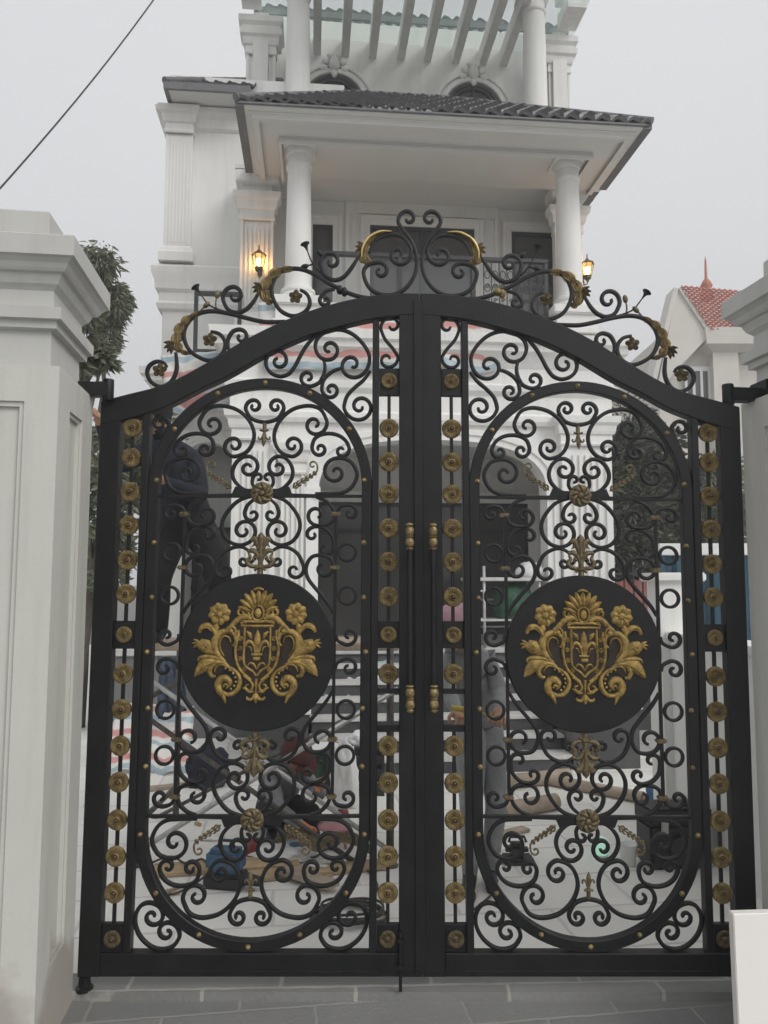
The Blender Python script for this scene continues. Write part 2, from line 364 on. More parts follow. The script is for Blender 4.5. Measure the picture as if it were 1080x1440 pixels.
def plate(mb, P, y0, y1, c=.003):
    """plate in the XZ plane, outline P, front at y0 (towards the street) with eased edge"""
    n = len(P); ar = sum(P[i][0]*P[(i+1) % n][1]-P[(i+1) % n][0]*P[i][1] for i in range(n))
    if ar < 0: P = P[::-1]
    def inset(d):
        o = []
        for i in range(n):
            a, b, e = Vector(P[i-1]), Vector(P[i]), Vector(P[(i+1) % n])
            u1 = (b-a).normalized(); u2 = (e-b).normalized(); n1 = Vector((-u1.y, u1.x)); n2 = Vector((-u2.y, u2.x)); s = n1+n2
            k = s.dot(n1)
            o.append(b+s*(d/max(k, .4)))
        return o
    I = inset(c) if c else [Vector(p) for p in P]
    vs = [(p[0], y0, p[1]) for p in I]+[(p[0], y0+c, p[1]) for p in P]+[(p[0], y1-c, p[1]) for p in P]+[(p[0], y1, p[1]) for p in I]
    fs = [tuple(range(n))]+[tuple(range(4*n-1, 3*n-1, -1))]
    for r_ in range(3): fs += [(r_*n+(i+1) % n, r_*n+i, (r_+1)*n+i, (r_+1)*n+(i+1) % n) for i in range(n)]
    mb.add(vs, fs)
# ================================================================ THE GATE
GY = 3.18                                    # the plane of the two leaves
def axis_l(w): return -.516+.0161*(w+.28)
def inv_l(x, y):
    p = at(x, y, GY); w = p.z-CAM_H; ax = axis_l(w); out = -1.2+.017*(w+1.54)/2.28
    return ((p.x-ax)/(.151-ax)*.668 if p.x >= ax else (p.x-ax)/(ax-out)*.668, w)
def fwd_l(u, w):
    ax = axis_l(w); out = -1.2+.017*(w+1.54)/2.28
    return (ax+u/.668*(.149-ax) if u >= 0 else ax+u/.668*(ax-out), w+CAM_H)
def fwd_r(u, w):
    out = 1.466+.019*(w+1.54)/2.28
    x = .813-u/.668*(.813-.153) if u >= 0 else .813-u/.668*(out-.813)
    return (x, w+CAM_H-.024*min(1, max(0, (.668-u)/1.336))*min(1.3, max(0, (w+1.45)/2.1)))
WC = -.285
def PX(crop):                                 # a measuring frame: enlarged detail -> leaf coordinates
    ox, oy, s = crop
    return lambda p: inv_l(ox+p[0]/s, oy+p[1]/s)
A_ = (350, 530, 6.); B_ = (350, 680, 6.); C3 = (200, 370, 5.4); C4 = (360, 290, 4.5); C5 = (360, 440, 6.353); C6 = (180, 1220, 10.8)
QUARTER = [  # one quarter of the oval panel
 (A_, [('S', 602, 608, 1.15, -1), (533, 590), (552, 530), (600, 492), (680, 478), (760, 495), (820, 540), (850, 600), ('S', 785, 622, 1.0, 1)]),
 (A_, [('S', 370, 578, 1.3, -1, .15), (370, 675), (290, 650), (235, 590), (213, 500), (235, 415), (290, 335), (375, 272), (480, 245), (560, 252), (620, 290), (664, 380), ('S', 556, 402, 1.25, 1, .15)]),
 (A_, [('S', 735, 805, 1.3, -1, .12), (780, 684), (860, 715), (912, 800), (905, 870), (860, 940), (790, 978), (700, 986), (560, 985)]),
 (A_, [('S', 245, 767, 1.2, -1, .18), (240, 670), (300, 680), (350, 730), (372, 800), (355, 870), (300, 930), (240, 960)]),
 (A_, [('S', 160, 852, .85, -1, .3), (205, 865), (205, 900), (180, 945)]),
 (B_, [(200, 108), (300, 140), (370, 205), (422, 290), (432, 370), (408, 440), (355, 497), (280, 521), ('S', 253, 398, 1.45, 1, .14)]),
 (B_, [(170, 125), (232, 180), (254, 245), ('S', 187, 262, 1.0, 1, .2)]),
 (B_, [(195, 572), (235, 545), (285, 533), (350, 548), (420, 600), (464, 700), ('S', 386, 733, 1.05, 1, .2)]),
 (B_, [('S', 240, 655, .85, -1, .3), (225, 692), (170, 660), (140, 625)]),
 (B_, [(570, 118), (640, 140), (700, 195), (722, 260), (708, 315), (665, 345), (605, 356), ('S', 572, 264, 1.0, 1, .25)]),
 (B_, [(738, 258), (770, 200), (830, 180), ('S', 856, 250, 1.05, 1, .2)]),
 (B_, [('S', 537, 432, .85, -1, .3), (520, 378), (572, 362), (650, 385), (705, 445), (716, 505), ('S', 650, 545, .85, 1, .25)]),
 (B_, [(715, 1095), (680, 1030), (620, 950), (550, 868), (500, 800), (482, 730), (500, 660), (540, 615), (600, 603), ('S', 632, 712, 1.0, 1, .3)]),
 ((440, 850, 6.75), [(222, 285), (240, 345), (320, 385), ('S', 345, 297, 1.05, -1, .2)]),
]
CORNER = [   # scrolls between the oval and the arch, toward the lock stile
 (C5, [('S', 655, 325, 1.35, -1, .12), (530, 300), (545, 240), (590, 190), (680, 153), (780, 155), (880, 200), (965, 285), (1015, 380), (1012, 460), ('S', 862, 463, 1.3, 1, .12)]),
 (C5, [(598, 398), (618, 470), (608, 550), (565, 625), (495, 657), ('S', 465, 578, 1.1, 1, .2)]),
 (C5, [(790, 493), (720, 508), (650, 550), (602, 610), (588, 690), ('S', 674, 688, 1.25, -1, .2)]),
 (C5, [(1025, 520), (965, 600), (880, 672), (812, 750), (785, 850), ('S', 933, 838, 1.5, -1, .12)]),
 (C5, [(530, 205), (455, 290), (400, 380), (350, 475), (295, 545), (225, 571), ('S', 200, 430, 1.5, 1, .15)]),
 ((360, 430, 3.), [('S', 575, 84, 1.0, 1, .2), (528, 97), (545, 140), (580, 182), (602, 218), ('S', 556, 226, 1.0, 1, .2)]),
]
BOTTOM = [(C6, [('S', 372, 742, 1.3, 1, .12), (330, 530), (250, 545), (180, 595), (120, 710), (112, 850), (160, 1000), (260, 1130), (400, 1222), (560, 1238), (700, 1180), (788, 1050), ('S', 592, 985, 1.3, -1, .12)])]
CROWN = [
 (C3, [(255, 680), (264, 780), (250, 850), (210, 912), (140, 940), (70, 905), (38, 840), (55, 780), (110, 748), (165, 758), (188, 790)]),
 (C3, [(520, 520), (590, 540), (632, 610), (605, 695), (520, 742), (420, 710), (350, 650), (316, 560), (330, 480), (380, 415), (450, 376), (550, 366), (680, 388), (800, 420), (940, 448), (1090, 442)]),
 (C3, [(660, 670), (650, 590), (685, 522), (738, 503), ('S', 750, 562, .95, 1, .25)]),
 (C3, [(880, 235), (840, 300), (790, 352), (720, 378), (650, 352), (612, 275), ('S', 700, 248, 1.1, 1, .22)]),
 (C4, [(280, 530), (325, 558), (342, 615), (312, 668), (240, 697), (160, 665), (115, 600), (98, 530), (115, 465), (155, 415), (230, 395), (310, 405), (390, 443), (460, 488), (540, 527), (600, 555), (680, 578), (780, 585)]),
 (C4, [(500, 525), (440, 540), (402, 592), ('S', 442, 598, .9, -1, .3)]),
 (C4, [(650, 320), (600, 400), (550, 453), (490, 468), (430, 430), (408, 360), ('S', 478, 352, 1.1, 1, .2)]),
 (C4, [(720, 300), (745, 240), (785, 200), (860, 180), (935, 198), (986, 270), ('S', 905, 306, 1.15, 1, .15)]),
 (C4, [('S', 966, 80, 1.0, 1, .2), (902, 88), (908, 115), (935, 155), (980, 215), (1012, 290), (1020, 370), (1000, 450), (950, 520), (870, 562), (780, 555), (715, 512), (682, 430), (697, 385), (735, 362), (788, 356), ('S', 788, 412, 1.0, 1, .2)]),
]
def mirw(p): return (p[0], WC-(p[1]-WC)*1.02)
def miru(p): return (-p[0], p[1])
EX = 528
def emap(x, y): return ((x-EX)/1614, WC-(y-535)/1614)
def leaf3d(mb, P, W, h, yc, lobes=5, depth=.75, groove=.4):
    """carved acanthus blade: scalloped edges, ribbed on both faces"""
    m = len(P); K = 10; vs = []
    for sgn in (-1, 1):
        for i, (x, z) in enumerate(P):
            t = i/(m-1); a = P[max(i-1, 0)]; b = P[min(i+1, m-1)]; tx, tz = b[0]-a[0], b[1]-a[1]; l = math.hypot(tx, tz) or 1; nx, nz = -tz/l, tx/l
            ww = W(t)/2*(1-depth*.6+depth*.6*abs(math.sin(math.pi*lobes*t))**.7)
            for k in range(K+1):
                v = -1+2*k/K; hh = h*(1-abs(v)**2.2)*(1-groove*(k % 2))*(.4+.6*math.sin(math.pi*min(1, max(0, t)))**.5 if 0 < t < 1 else .3)
                vs.append((x+nx*ww*v, yc+sgn*hh, z+nz*ww*v))
    o = m*(K+1); fs = []
    for i in range(m-1):
        for k in range(K):
            q = i*(K+1)+k
            fs += [(q, q+1, q+K+2, q+K+1), (o+q+K+1, o+q+K+2, o+q+1, o+q)]
    mb.add(vs, fs)
def rosette_mb(c, r, y, plate_back=True):
    mb = MB(); n = 112; prof = [(1.0, .0), (1.0, .006), (.93, .011), (.8, .0125), (.6, .011), (.42, .0075), (.34, .008), (.33, .014), (.26, .016), (.2, .010), (.02, .010)]
    vs = []
    for i, (pr, ph) in enumerate(prof):
        for k in range(n):
            q = 2*math.pi*k/n; rip = 1 if not (1 <= i <= 4) else 1
            rr = pr*r*(1+(.008 if k % 4 < 2 else -.008)*(i < 3)); hh = ph*(1+(.16 if k % 4 in (0, 1) else -.18)*(1 <= i <= 5))*r/.04
            vs.append((c[0]+rr*math.cos(q), y-hh, c[1]+rr*math.sin(q)))
    m = len(prof)
    fs = [(i*n+k, i*n+(k+1) % n, (i+1)*n+(k+1) % n, (i+1)*n+k) for i in range(m-1) for k in range(n)]+[tuple(range(n)), tuple((m-1)*n+k for k in range(n))]
    mb.add(vs, fs); return mb
def boss_mb(c, r, y):
    mb = MB(); k = r/.04; mb.lathe([(.21*r, .009*k), (.19*r, .014*k), (.15*r, .018*k), (.08*r, .021*k), (.005*r, .022*k)], (c[0], y, c[1]), 16, 'Y'); return mb
def make_leaf(side):
    F_ = fwd_l if side == 'L' else fwd_r
    hx, _ = F_(-.668, -1.54)
    root = empty('gate_leaf', (hx, GY, CAM_H-1.54))
    tag(root, 'left black iron gate leaf with gilded crest disc, hinged beside the nearer, fully visible pillar' if side == 'L' else
        'right black iron gate leaf with gilded crest disc, its foot behind the plain white board', 'gate', 'pair of wrought iron gate leaves')
    sh = root.location
    fm = lambda pts: [F_(*p) for p in pts]
    def B(mb, name, m, smooth=False, angle=None, parent=None):
        return mb.build(name, m, parent or root, smooth=smooth, angle=angle, shift=sh)
    q = lambda x, y: inv_l(x, y)
    wr = q(360, 1337)[1]; wb = -1.54
    def yw(y): return inv_l(360, y)[1]
    # --- frame
    mb = MB()
    def strip(u0, u1, w0, w1, y0, y1, c=.003, n=1):
        plate(mb, fm([(u0, w0), (u1, w0), (u1, w1), (u0, w1)]), y0, y1, c)
    strip(-.668, -.584, wb, yw(575), GY-.027, GY+.027)
    strip(-.495, -.4655, wr, yw(560), GY-.024, GY+.024)
    strip(.464, .493, wr, yw(452), GY-.024, GY+.024)
    strip(.58, .668, wb, yw(420), GY-.027, GY+.027)
    if side == 'L': strip(.642, .682, wb+.01, yw(425), GY-.036, GY-.0295)      # meeting strip, proud
    B(mb, 'stile_frame', M['iron'])
    mb = MB(); strip(-.5845, .5805, wb, wr, GY-.025, GY+.025)
    strip(-.5, .5, wb+.012, wb+.024, GY-.028, GY-.0245, .001)
    B(mb, 'bottom_rail', M['iron'])
    top = catmull([(141, 567), (180, 557), (238, 541), (297, 510), (347, 480), (398, 455), (452, 435), (511, 421), (560, 416), (592.5, 416)], 5)
    bot = catmull([(141, 600), (180, 592), (238, 573), (283, 550), (325, 530), (374, 502), (429, 477), (476, 463), (522, 452), (565, 447), (592.5, 446)], 5)
    T2 = [q(*p) for p in top]; B2 = [q(*p) for p in bot]
    T2[-1] = (.668, T2[-1][1]); B2[-1] = (.668, B2[-1][1]); T2[0] = (-.668, T2[0][1]); B2[0] = (-.668, B2[0][1])
    mb = MB(); plate(mb, fm(B2+T2[::-1]), GY-.029, GY+.029, .004)
    B(mb, 'arched_top_rail', M['iron'])
    # --- oval band (a racetrack of flat iron)
    zc1, zc2, ro, bw = .387, -.988, .4648, .043
    def oval(r):
        pts = [(r*math.cos(t), zc1+r*math.sin(t)) for t in [math.pi*i/40 for i in range(41)]]
        pts += [(-r, zc1-(zc1-zc2)*i/8) for i in range(1, 8)]
        pts += [(r*math.cos(t), zc2+r*math.sin(t)) for t in [math.pi+math.pi*i/40 for i in range(41)]]
        pts += [(r, zc2+(zc1-zc2)*i/8) for i in range(1, 8)]
        return pts
    O = fm(oval(ro)); I = fm(oval(ro-bw)); n = len(O); mb = MB(); d = .019; cc = .003
    O1 = fm(oval(ro-cc)); I1 = fm(oval(ro-bw+cc))
    rings = [(O1, GY-d), (O, GY-d+cc), (O, GY+d), (I, GY+d), (I, GY-d+cc), (I1, GY-d)]
    vs = [(p[0], y, p[1]) for rg, y in rings for p in rg]
    mb.add(vs, [(a*n+i, a*n+(i+1) % n, ((a+1) % 6)*n+(i+1) % n, ((a+1) % 6)*n+i) for a in range(6) for i in range(n)])
    B(mb, 'oval_band', M['iron'], angle=35)
    # --- panels behind the square rosettes and thin cross bars
    for (u0, u1, ys) in ((.4935, .5795, [(519, 557), (873, 911), (1019, 1028), (1298, 1337), (968, 975)]), (-.5835, -.4955, [(571, 591), (873, 912), (1297, 1337)])):
        for a, b in ys:
            mb = MB(); plate(mb, fm([(u0, yw(b)), (u1, yw(b)), (u1, yw(a)), (u0, yw(a))]), GY-.012, GY+.012, .002)
            B(mb, 'strip_plate', M['iron'])
    # --- rods and rosettes
    for uc, rodspans, ys in ((.5365, [(557, 873), (911, 968), (1028, 1298)], [603, 650, 695, 743, 790, 839, 947, 1048, 1100, 1152, 1203, 1254]),
                             (-.5395, [(591, 873), (912, 1297)], [602, 644, 692, 739, 788, 835, 947, 997, 1048, 1099, 1152, 1203, 1254])):
        for a, b in rodspans:
            mb = MB(); flat_sweep(mb, [F_(uc, yw(a)), F_(uc, yw((a+b)/2)), F_(uc, yw(b))], .014, .014, GY)
            B(mb, 'rosette_rod', M['iron'])
        for y in ys:
            ro_ = B(rosette_mb(F_(uc, yw(y)), .0405, GY-.006), 'rosette', M['gold'], angle=28); boss_mb(F_(uc, yw(y)), .0405, GY-.006).build('boss', M['brown2'], ro_, smooth=True, shift=sh)
        for y in ([537, 892, 1318] if uc > 0 else [892, 1318]):
            B(rosette_mb(F_(uc, yw(y)), .033, GY-.014), 'rosette', M['bronze'] if y > 1300 else M['gold'], angle=28); boss_mb(F_(uc, yw(y)), .033, GY-.014).build('boss', M['brown2'], [o for o in root.children if o.name.startswith('rosette')][-1], smooth=True, shift=sh)
    # --- scrolls
    BW = .0155
    def scroll(P, wd=BW, taper=(.75, .75), name='scroll', dp=.016):
        mb = MB(); flat_sweep(mb, fm(P), wd, dp, GY, taper); B(mb, name, M['iron'], angle=50)
    for cr, sp in QUARTER:
        P = [PX(cr)(p) for p in curve(sp)]
        for PP in (P, [miru(p) for p in P], [mirw(p) for p in P], [mirw(miru(p)) for p in P]): scroll(PP)
    half = [PX(A_)(p) for p in curve([(150, 384), (215, 372), (270, 342), (312, 272), ('S', 243, 250, 1.2, -1, .2)])]
    x0 = half[0][0]; half = [(p[0]-x0, p[1]) for p in half]
    cup = [miru(p) for p in half[::-1]][:-1]+half
    scroll(cup); scroll([mirw(p) for p in cup])
    for cr, sp in CORNER: scroll([PX(cr)(p) for p in curve(sp)], .0135 if cr[2] == 3. else BW)
    P = [PX(C6)(p) for p in curve(BOTTOM[0][1])]
    scroll(P); scroll([miru(p) for p in P])
    # little curl in the outer top corner
    tc_ = [(-.43+a*.0345, .66+b*.0345) for a, b in spiral((1, -.6), (0, 0), 1.2, 1, .25)]
    scroll([(-.415, .6)]+tc_)
    for cr, sp in CROWN: scroll([PX(cr)(p) for p in curve(sp)], .0165, (.7, .7))
    # cross bars with gussets, uprights, rings
    for f in (lambda p: p, mirw):
        mb = MB()
        a1 = PX(A_)
        y_t, y_b = a1((600, 985))[1], a1((600, 1020))[1]
        poly = [(-.425, y_b), (.425, y_b), (.425, y_b+.012), (.30, y_b+.013), (.24, y_t-.003), (.125, y_t), (.112, y_t+.03), (.06, y_t+.02), (-.06, y_t+.02), (-.112, y_t+.03), (-.125, y_t), (-.24, y_t-.003), (-.30, y_b+.013), (-.425, y_b+.012)]
        plate(mb, fm([f(p) for p in poly]), GY-.009, GY+.009, .002); B(mb, 'cross_bar', M['iron'])
    vu = PX(B_)((735, 500))[0]
    for s in (1, -1):
        mb = MB(); w1 = PX(B_)((0, 258))[1]; w2 = mirw((0, w1))[1]
        flat_sweep(mb, [F_(s*vu, w1+(w2-w1)*i/6) for i in range(7)], .013, .014, GY); B(mb, 'upright_bar', M['iron'])
        for f in (lambda p: p, mirw):
            for yy in (580, 945):
                c = f((s*PX(B_)((833, yy))[0], PX(B_)((833, yy))[1])); rr = .0355
                mb = MB(); P = [F_(c[0]+rr*math.cos(t*math.pi/16), c[1]+rr*math.sin(t*math.pi/16)) for t in range(33)]
                flat_sweep(mb, P, .0125, .015, GY); B(mb, 'ring', M['iron'], angle=50)
            for yy in (258, 708):
                c = F_(*f((s*vu, PX(B_)((0, yy))[1])))
                mb = MB(); mb.box(c[0]-.021, c[0]+.016, GY-.014, GY+.014, c[1]-.009, c[1]+.009, .003); mb.box(c[0]-.023, c[0]+.018, GY-.016, GY+.016, c[1]-.003, c[1]+.003, .001)
                B(mb, 'collar', M['bronze'])
    mb = MB(); c = F_(*PX(C5)((598, 590))); mb.ball((c[0], GY, c[1]), .014, 10); B(mb, 'collar', M['iron'], smooth=True)
    # rivets on the oval band
    rm = [(95, 40, A_), (518, 148, A_), (850, 447, A_), (975, 878, A_), (972, 500, B_), (970, 960, B_)]
    done = set()
    for x, y, cr in rm:
        p = PX(cr)((x, y))
        if abs(p[0]) < .06: p = (0, .387+.4648-.0215)
        for f in (lambda a: a, miru, mirw, lambda a: mirw(miru(a))):
            z = f(p); k = (round(z[0], 2), round(z[1], 2))
            if k in done: continue
            done.add(k)
            if z[1] < -.95:                     # keep on the band's lower bend
                d_ = math.hypot(z[0], z[1]-zc2); z = (z[0]*(ro-bw/2)/d_, zc2+(z[1]-zc2)*(ro-bw/2)/d_)
            c = F_(*z); mb = MB(); mb.lathe([(.011, .0), (.011, .002), (.0085, .0035), (.0075, .008), (.0045, .011), (.001, .012)], (c[0], GY-.018, c[1]), 12, 'Y'); B(mb, 'rivet', M['goldpale'], smooth=True)
    for s in (1, -1):
        c = F_(s*(ro-bw/2), WC); mb = MB(); mb.lathe([(.011, .0), (.011, .002), (.0085, .0035), (.0075, .008), (.0045, .011), (.001, .012)], (c[0], GY-.018, c[1]), 12, 'Y'); B(mb, 'rivet', M['goldpale'], smooth=True)
    # --- big rosettes on the cross bars
    for f in (lambda p: p, mirw):
        w0 = PX(A_)((95, 985))[1]; c = F_(*f((0, w0))); mb = MB()
        mb.lathe([(.044, 0), (.047, .006), (.04, .012), (.03, .012)], (c[0], GY-.01, c[1]), 24, 'Y')
        for k in range(8):
            a = k*math.pi/4; P = []
            for i in range(9):
                t = i/8; r_ = .012+.034*t; aa = a+.9*t; P.append((c[0]+r_*math.cos(aa), c[1]+r_*math.sin(aa)))
            dome_sweep(mb, P, lambda t: .006+.016*math.sin(math.pi*min(1, t*.9+.1)), .014, GY-.018)
        mb.ball((c[0], GY-.03, c[1]), .0125, 12, 1, .6, 1)
        B(mb, 'flower_boss', M['bronze'] , angle=45)
    # --- fleur finials above and below the disc
    for f in (lambda p: p, mirw):
        def g(x, y): return F_(*f(((x-EX0)/sc, w00-(y-1290)/sc)))
        sc = 9*335.; EX0 = 311; w00 = WC+.316
        mb = MB()
        dome_sweep(mb, [g(311, 1290), g(311, 1200), g(311, 1050), g(311, 930), g(311, 860), g(311, 810), g(311, 768)], lambda t: (.026, .024, .019, .022, .030, .030, .004)[min(6, int(t*6+.5))], .016, GY-.004)
        dome_sweep(mb, [g(275, 1215), g(311, 1205), g(347, 1215)], lambda t: .012, .014, GY-.01)
        for s in (-1, 1):
            X = lambda x: 311+s*(x-311)
            dome_sweep(mb, [g(X(x), y) for x, y in catmull([(330, 1000), (345, 930), (375, 870), (400, 850), (425, 880)], 4)], lambda t: .016+.012*math.sin(math.pi*t), .012, GY-.002)
            dome_sweep(mb, [g(X(x), y) for x, y in catmull([(385, 900), (400, 930), (430, 955)], 4)], lambda t: .014*(1-t)+.002, .009, GY-.002)
            dome_sweep(mb, [g(X(x), y) for x, y in catmull([(325, 1140), (345, 1060), (390, 1005), (440, 1000), (475, 1020)], 4)], lambda t: .01+.012*math.sin(math.pi*t), .013, GY-.003)
            dome_sweep(mb, [g(X(x), y) for x, y in catmull([(330, 1180), (370, 1195), (420, 1190), (465, 1160), (470, 1120), (440, 1080), (462, 1030)], 4)], lambda t: .009+.012*math.sin(math.pi*t), .013, GY-.003)
            dome_sweep(mb, [g(X(x), y) for x, y in catmull([(345, 1040), (380, 1060), (400, 1100), (385, 1130)], 4)], lambda t: .01, .01, GY-.003)
            dome_sweep(mb, [g(X(x), y) for x, y in catmull([(330, 1235), (352, 1220), (382, 1245)], 4)], lambda t: .012, .01, GY-.003)
        B(mb, 'acanthus_finial', M['bronze'], angle=50)
        # small fleur-de-lis hanging from the cup scroll
        def g2(x, y): return F_(*f(((x-137)/(6*334), WF-(y-390)/(6*334))))
        WF = PX(A_)((137, 390))[1]
        mb = MB()
        dome_sweep(mb, [g2(137, 390), g2(137, 440), g2(137, 470)], lambda t: .017, .009, GY-.002)
        dome_sweep(mb, [g2(100, 452), g2(137, 458), g2(174, 452)], lambda t: .009, .009, GY-.004)
        dome_sweep(mb, [g2(137, 470), g2(135, 500), g2(134, 535), g2(132, 565), g2(131, 592)], lambda t: (.010, .012, .019, .016, .002)[min(4, int(t*4+.5))], .009, GY-.002)
        for s in (-1, 1):
            X = lambda x: 137+s*(x-137)
            dome_sweep(mb, [g2(X(x), y) for x, y in catmull([(143, 480), (152, 510), (168, 528), (185, 522), (182, 505)], 4)], lambda t: .010-.003*t, .008, GY-.002)
        B(mb, 'fleur_de_lis', M['bronze'], angle=50)
        # leaf garlands either side of the rosette
        for s in (-1, 1):
            P = [(s*x_, w_) for x_, w_ in (PX(A_)(p) for p in curve([(370, 940), (440, 890), (510, 850), (575, 800), (578, 745), ('S', 540, 745, .95, -1, .3)]))]
            mb = MB(); flat_sweep(mb, fm([f(p) for p in P]), .007, .009, GY-.002, (.8, .8))
            PP = [(s*x_, w_) for x_, w_ in (PX(A_)(p) for p in catmull([(375, 935), (440, 890), (510, 850), (570, 805)], 2))]
            for i in range(0, len(PP)-1):
                c0 = PP[i]; dx, dz = PP[i+1][0]-c0[0], PP[i+1][1]-c0[1]; l = math.hypot(dx, dz); dx /= l; dz /= l
                sz = .027-.002*i
                for sd_ in (-1, 1):
                    nx, nz = -dz*sd_, dx*sd_
                    Q = [(c0[0]+dx*sz*t*.9+nx*sz*.42*math.sin(math.pi*.75*t), c0[1]+dz*sz*t*.9+nz*sz*.42*math.sin(math.pi*.75*t)) for t in (0, .3, .6, .85, 1)]
                    dome_sweep(mb, fm([f(p) for p in Q]), lambda t: .001+.0085*math.sin(math.pi*min(1, t+.1)), .007, GY-.005)
            B(mb, 'leaf_garland', M['bronze'], angle=50)
    # --- crest disc
    c = F_(0, WC); mb = MB(); n = 96; RD = .3175
    rr = [(RD, GY+.016), (RD, GY-.012), (RD-.004, GY-.016), (RD-.004, GY-.016)]
    prof = [(RD-.004, GY+.02), (RD, GY+.016), (RD, GY-.014), (RD-.004, GY-.018)]
    vs = [(c[0]+r_*math.cos(2*math.pi*k/n), y, c[1]+r_*math.sin(2*math.pi*k/n)) for r_, y in prof for k in range(n)]
    mb.add(vs, [(i*n+k, i*n+(k+1) % n, (i+1)*n+(k+1) % n, (i+1)*n+k) for i in range(3) for k in range(n)]+[tuple(range(n)), tuple(3*n+k for k in range(n))])
    disc = B(mb, 'crest_disc', M['iron'], angle=40)
    Y0 = GY-.0185
    def EP(pts, s=1): return [F_(s*emap(*p)[0], emap(*p)[1]) for p in pts]
    ms = 1/1614
    def wv(*ws):
        return lambda t: 1.5*ms*(ws[min(len(ws)-1, int(t*(len(ws)-1)))]*(1-(t*(len(ws)-1) % 1))+ws[min(len(ws)-1, int(t*(len(ws)-1))+1)]*(t*(len(ws)-1) % 1))
    gr = MB()
    g0 = [(528, 235), (590, 235), (650, 280), (660, 320), (715, 375), (672, 420), (674, 540), (655, 620), (610, 700), (600, 780), (560, 820)]
    plate(gr, EP(g0)+EP(g0[::-1], -1), Y0-.0025, Y0+.001, .0008)
    for s in (1, -1): plate(gr, EP([(690, 480), (700, 420), (770, 410), (800, 460), (840, 520), (800, 590), (830, 640), (780, 690), (720, 640), (660, 700), (650, 620), (690, 560)], s), Y0-.002, Y0+.001, .0008)
    gr.build('crest_ground', M['brown'], disc, shift=sh)
    mb = MB()
    def D(pts, W, h=.011, s=None, cat=5, y=None):
        pts = catmull(pts, cat) if len(pts) > 2 else pts
        for s_ in ((1, -1) if s is None else (s,)): dome_sweep(mb, EP(pts, s_), W, h, Y0 if y is None else y, 6)
    D([(655, 392), (652, 430), (664, 480), (668, 530), (660, 590), (640, 640), (600, 685), (560, 718)], wv(14, 14, 14))
    D([(612, 374), (613, 480), (612, 600), (590, 635), (555, 658), (530, 688)], wv(12, 12), .010)
    D([(636, 366), (528, 366), (420, 366)], wv(14, 14, 14), .012, 1)
    D([(528, 338), (590, 336), (640, 350)], wv(15, 15, 10), .012)
    D([(600, 345), (615, 332), (632, 338), (632, 356), (618, 358)], wv(10, 9, 6), .012)
    D([(568, 322), (600, 303), (640, 310), (680, 345), (716, 385)], wv(18, 30, 26, 22), .013)
    D([(730, 402), (722, 378), (700, 366), (678, 380), (668, 412), (676, 448)], wv(14, 15, 14, 8), .012)
    D([(528+38*math.sin(t*math.pi/6), 281-49*math.cos(t*math.pi/6)) for t in range(7)], wv(13, 13), .013)
    for a, L_, w_ in ((0, 160, 30), (17, 165, 28), (34, 165, 30), (52, 155, 30), (70, 140, 26)):
        t = R(a); b0 = (528+52*math.sin(t), 290-60*math.cos(t)); b1 = (528+L_*math.sin(t), 290-L_*math.cos(t))
        for s in ((1, -1) if a else (1,)):
            D([b0, ((b0[0]+b1[0])/2, (b0[1]+b1[1])/2-3), b1], wv(8, w_*.8, w_, w_*.7, 4), .014, s)
            D([b0, ((b0[0]+b1[0])/2, (b0[1]+b1[1])/2-3), (b1[0]*.96+b0[0]*.04, b1[1]*.96+b0[1]*.04)], wv(3, 5, 3), .005, s, y=Y0-.012)
    D([(560, 130), (528, 120), (496, 130)], wv(10, 14, 10), .013, 1)
    D([(580, 300), (600, 268), (630, 250), (654, 264), (655, 288), (636, 296), (622, 282), (634, 270)], wv(14, 16, 12, 10), .013)
    for k in range(8):
        t = k*math.pi/4+.2
        D([(780+18*math.cos(t), 287+18*math.sin(t)), (780+48*math.cos(t), 287+48*math.sin(t)), (780+76*math.cos(t), 287+76*math.sin(t))], wv(20, 40, 46, 30, 4), .012)
        D([(780+18*math.cos(t), 287+18*math.sin(t)), (780+62*math.cos(t), 287+62*math.sin(t))], wv(4, 5, 2), .004, y=Y0-.0105)
    D([(792, 345), (800, 375), (795, 412)], wv(10, 32, 4), .01)
    D([(687, 496), (668, 470), (676, 425), (720, 400), (772, 414), (802, 460), (800, 515), (772, 562), (735, 602)], wv(10, 18, 20, 30, 40, 30, 18), .014)
    D([(700, 470), (712, 440), (745, 432), (768, 462), (768, 510), (740, 560)], wv(5, 8, 10, 8, 4), .016)
    D([(908, 408), (892, 375), (852, 362), (816, 388), (797, 440), (802, 500)], wv(14, 26, 24, 18, 10), .013)
    D([(905, 398), (880, 380), (850, 378), (825, 400)], wv(3, 6, 6, 3), .007, y=Y0-.009)
    D([(785, 552), (820, 528), (862, 498), (905, 478)], wv(10, 36, 62, 40), .013)
    D([(885, 492), (870, 482), (855, 494), (862, 512), (880, 510)], wv(5, 8, 6, 5), .007, y=Y0-.011)
    for p in ((943, 452), (952, 478), (944, 506)): D([(900, 480), ((900+p[0])/2, (480+p[1])/2-3), p], wv(10, 16, 12, 4), .012)
    D([(735, 603), (790, 572), (858, 566), (900, 572), (908, 592)], wv(8, 18, 22, 14, 8), .012)
    D([(770, 596), (830, 598), (880, 632), (930, 692)], wv(10, 40, 66, 44, 3), .013)
    D([(790, 600), (845, 618), (925, 685)], wv(3, 6, 2), .006, y=Y0-.0115)
    D([(690, 655), (730, 612), (780, 600), (818, 622), (832, 658), (815, 690), (790, 690)], wv(8, 20, 26, 24, 20, 12), .014)
    D([(676, 668), (712, 632), (760, 614), (790, 634), (800, 664)], wv(6, 12, 14, 10, 4), .012)
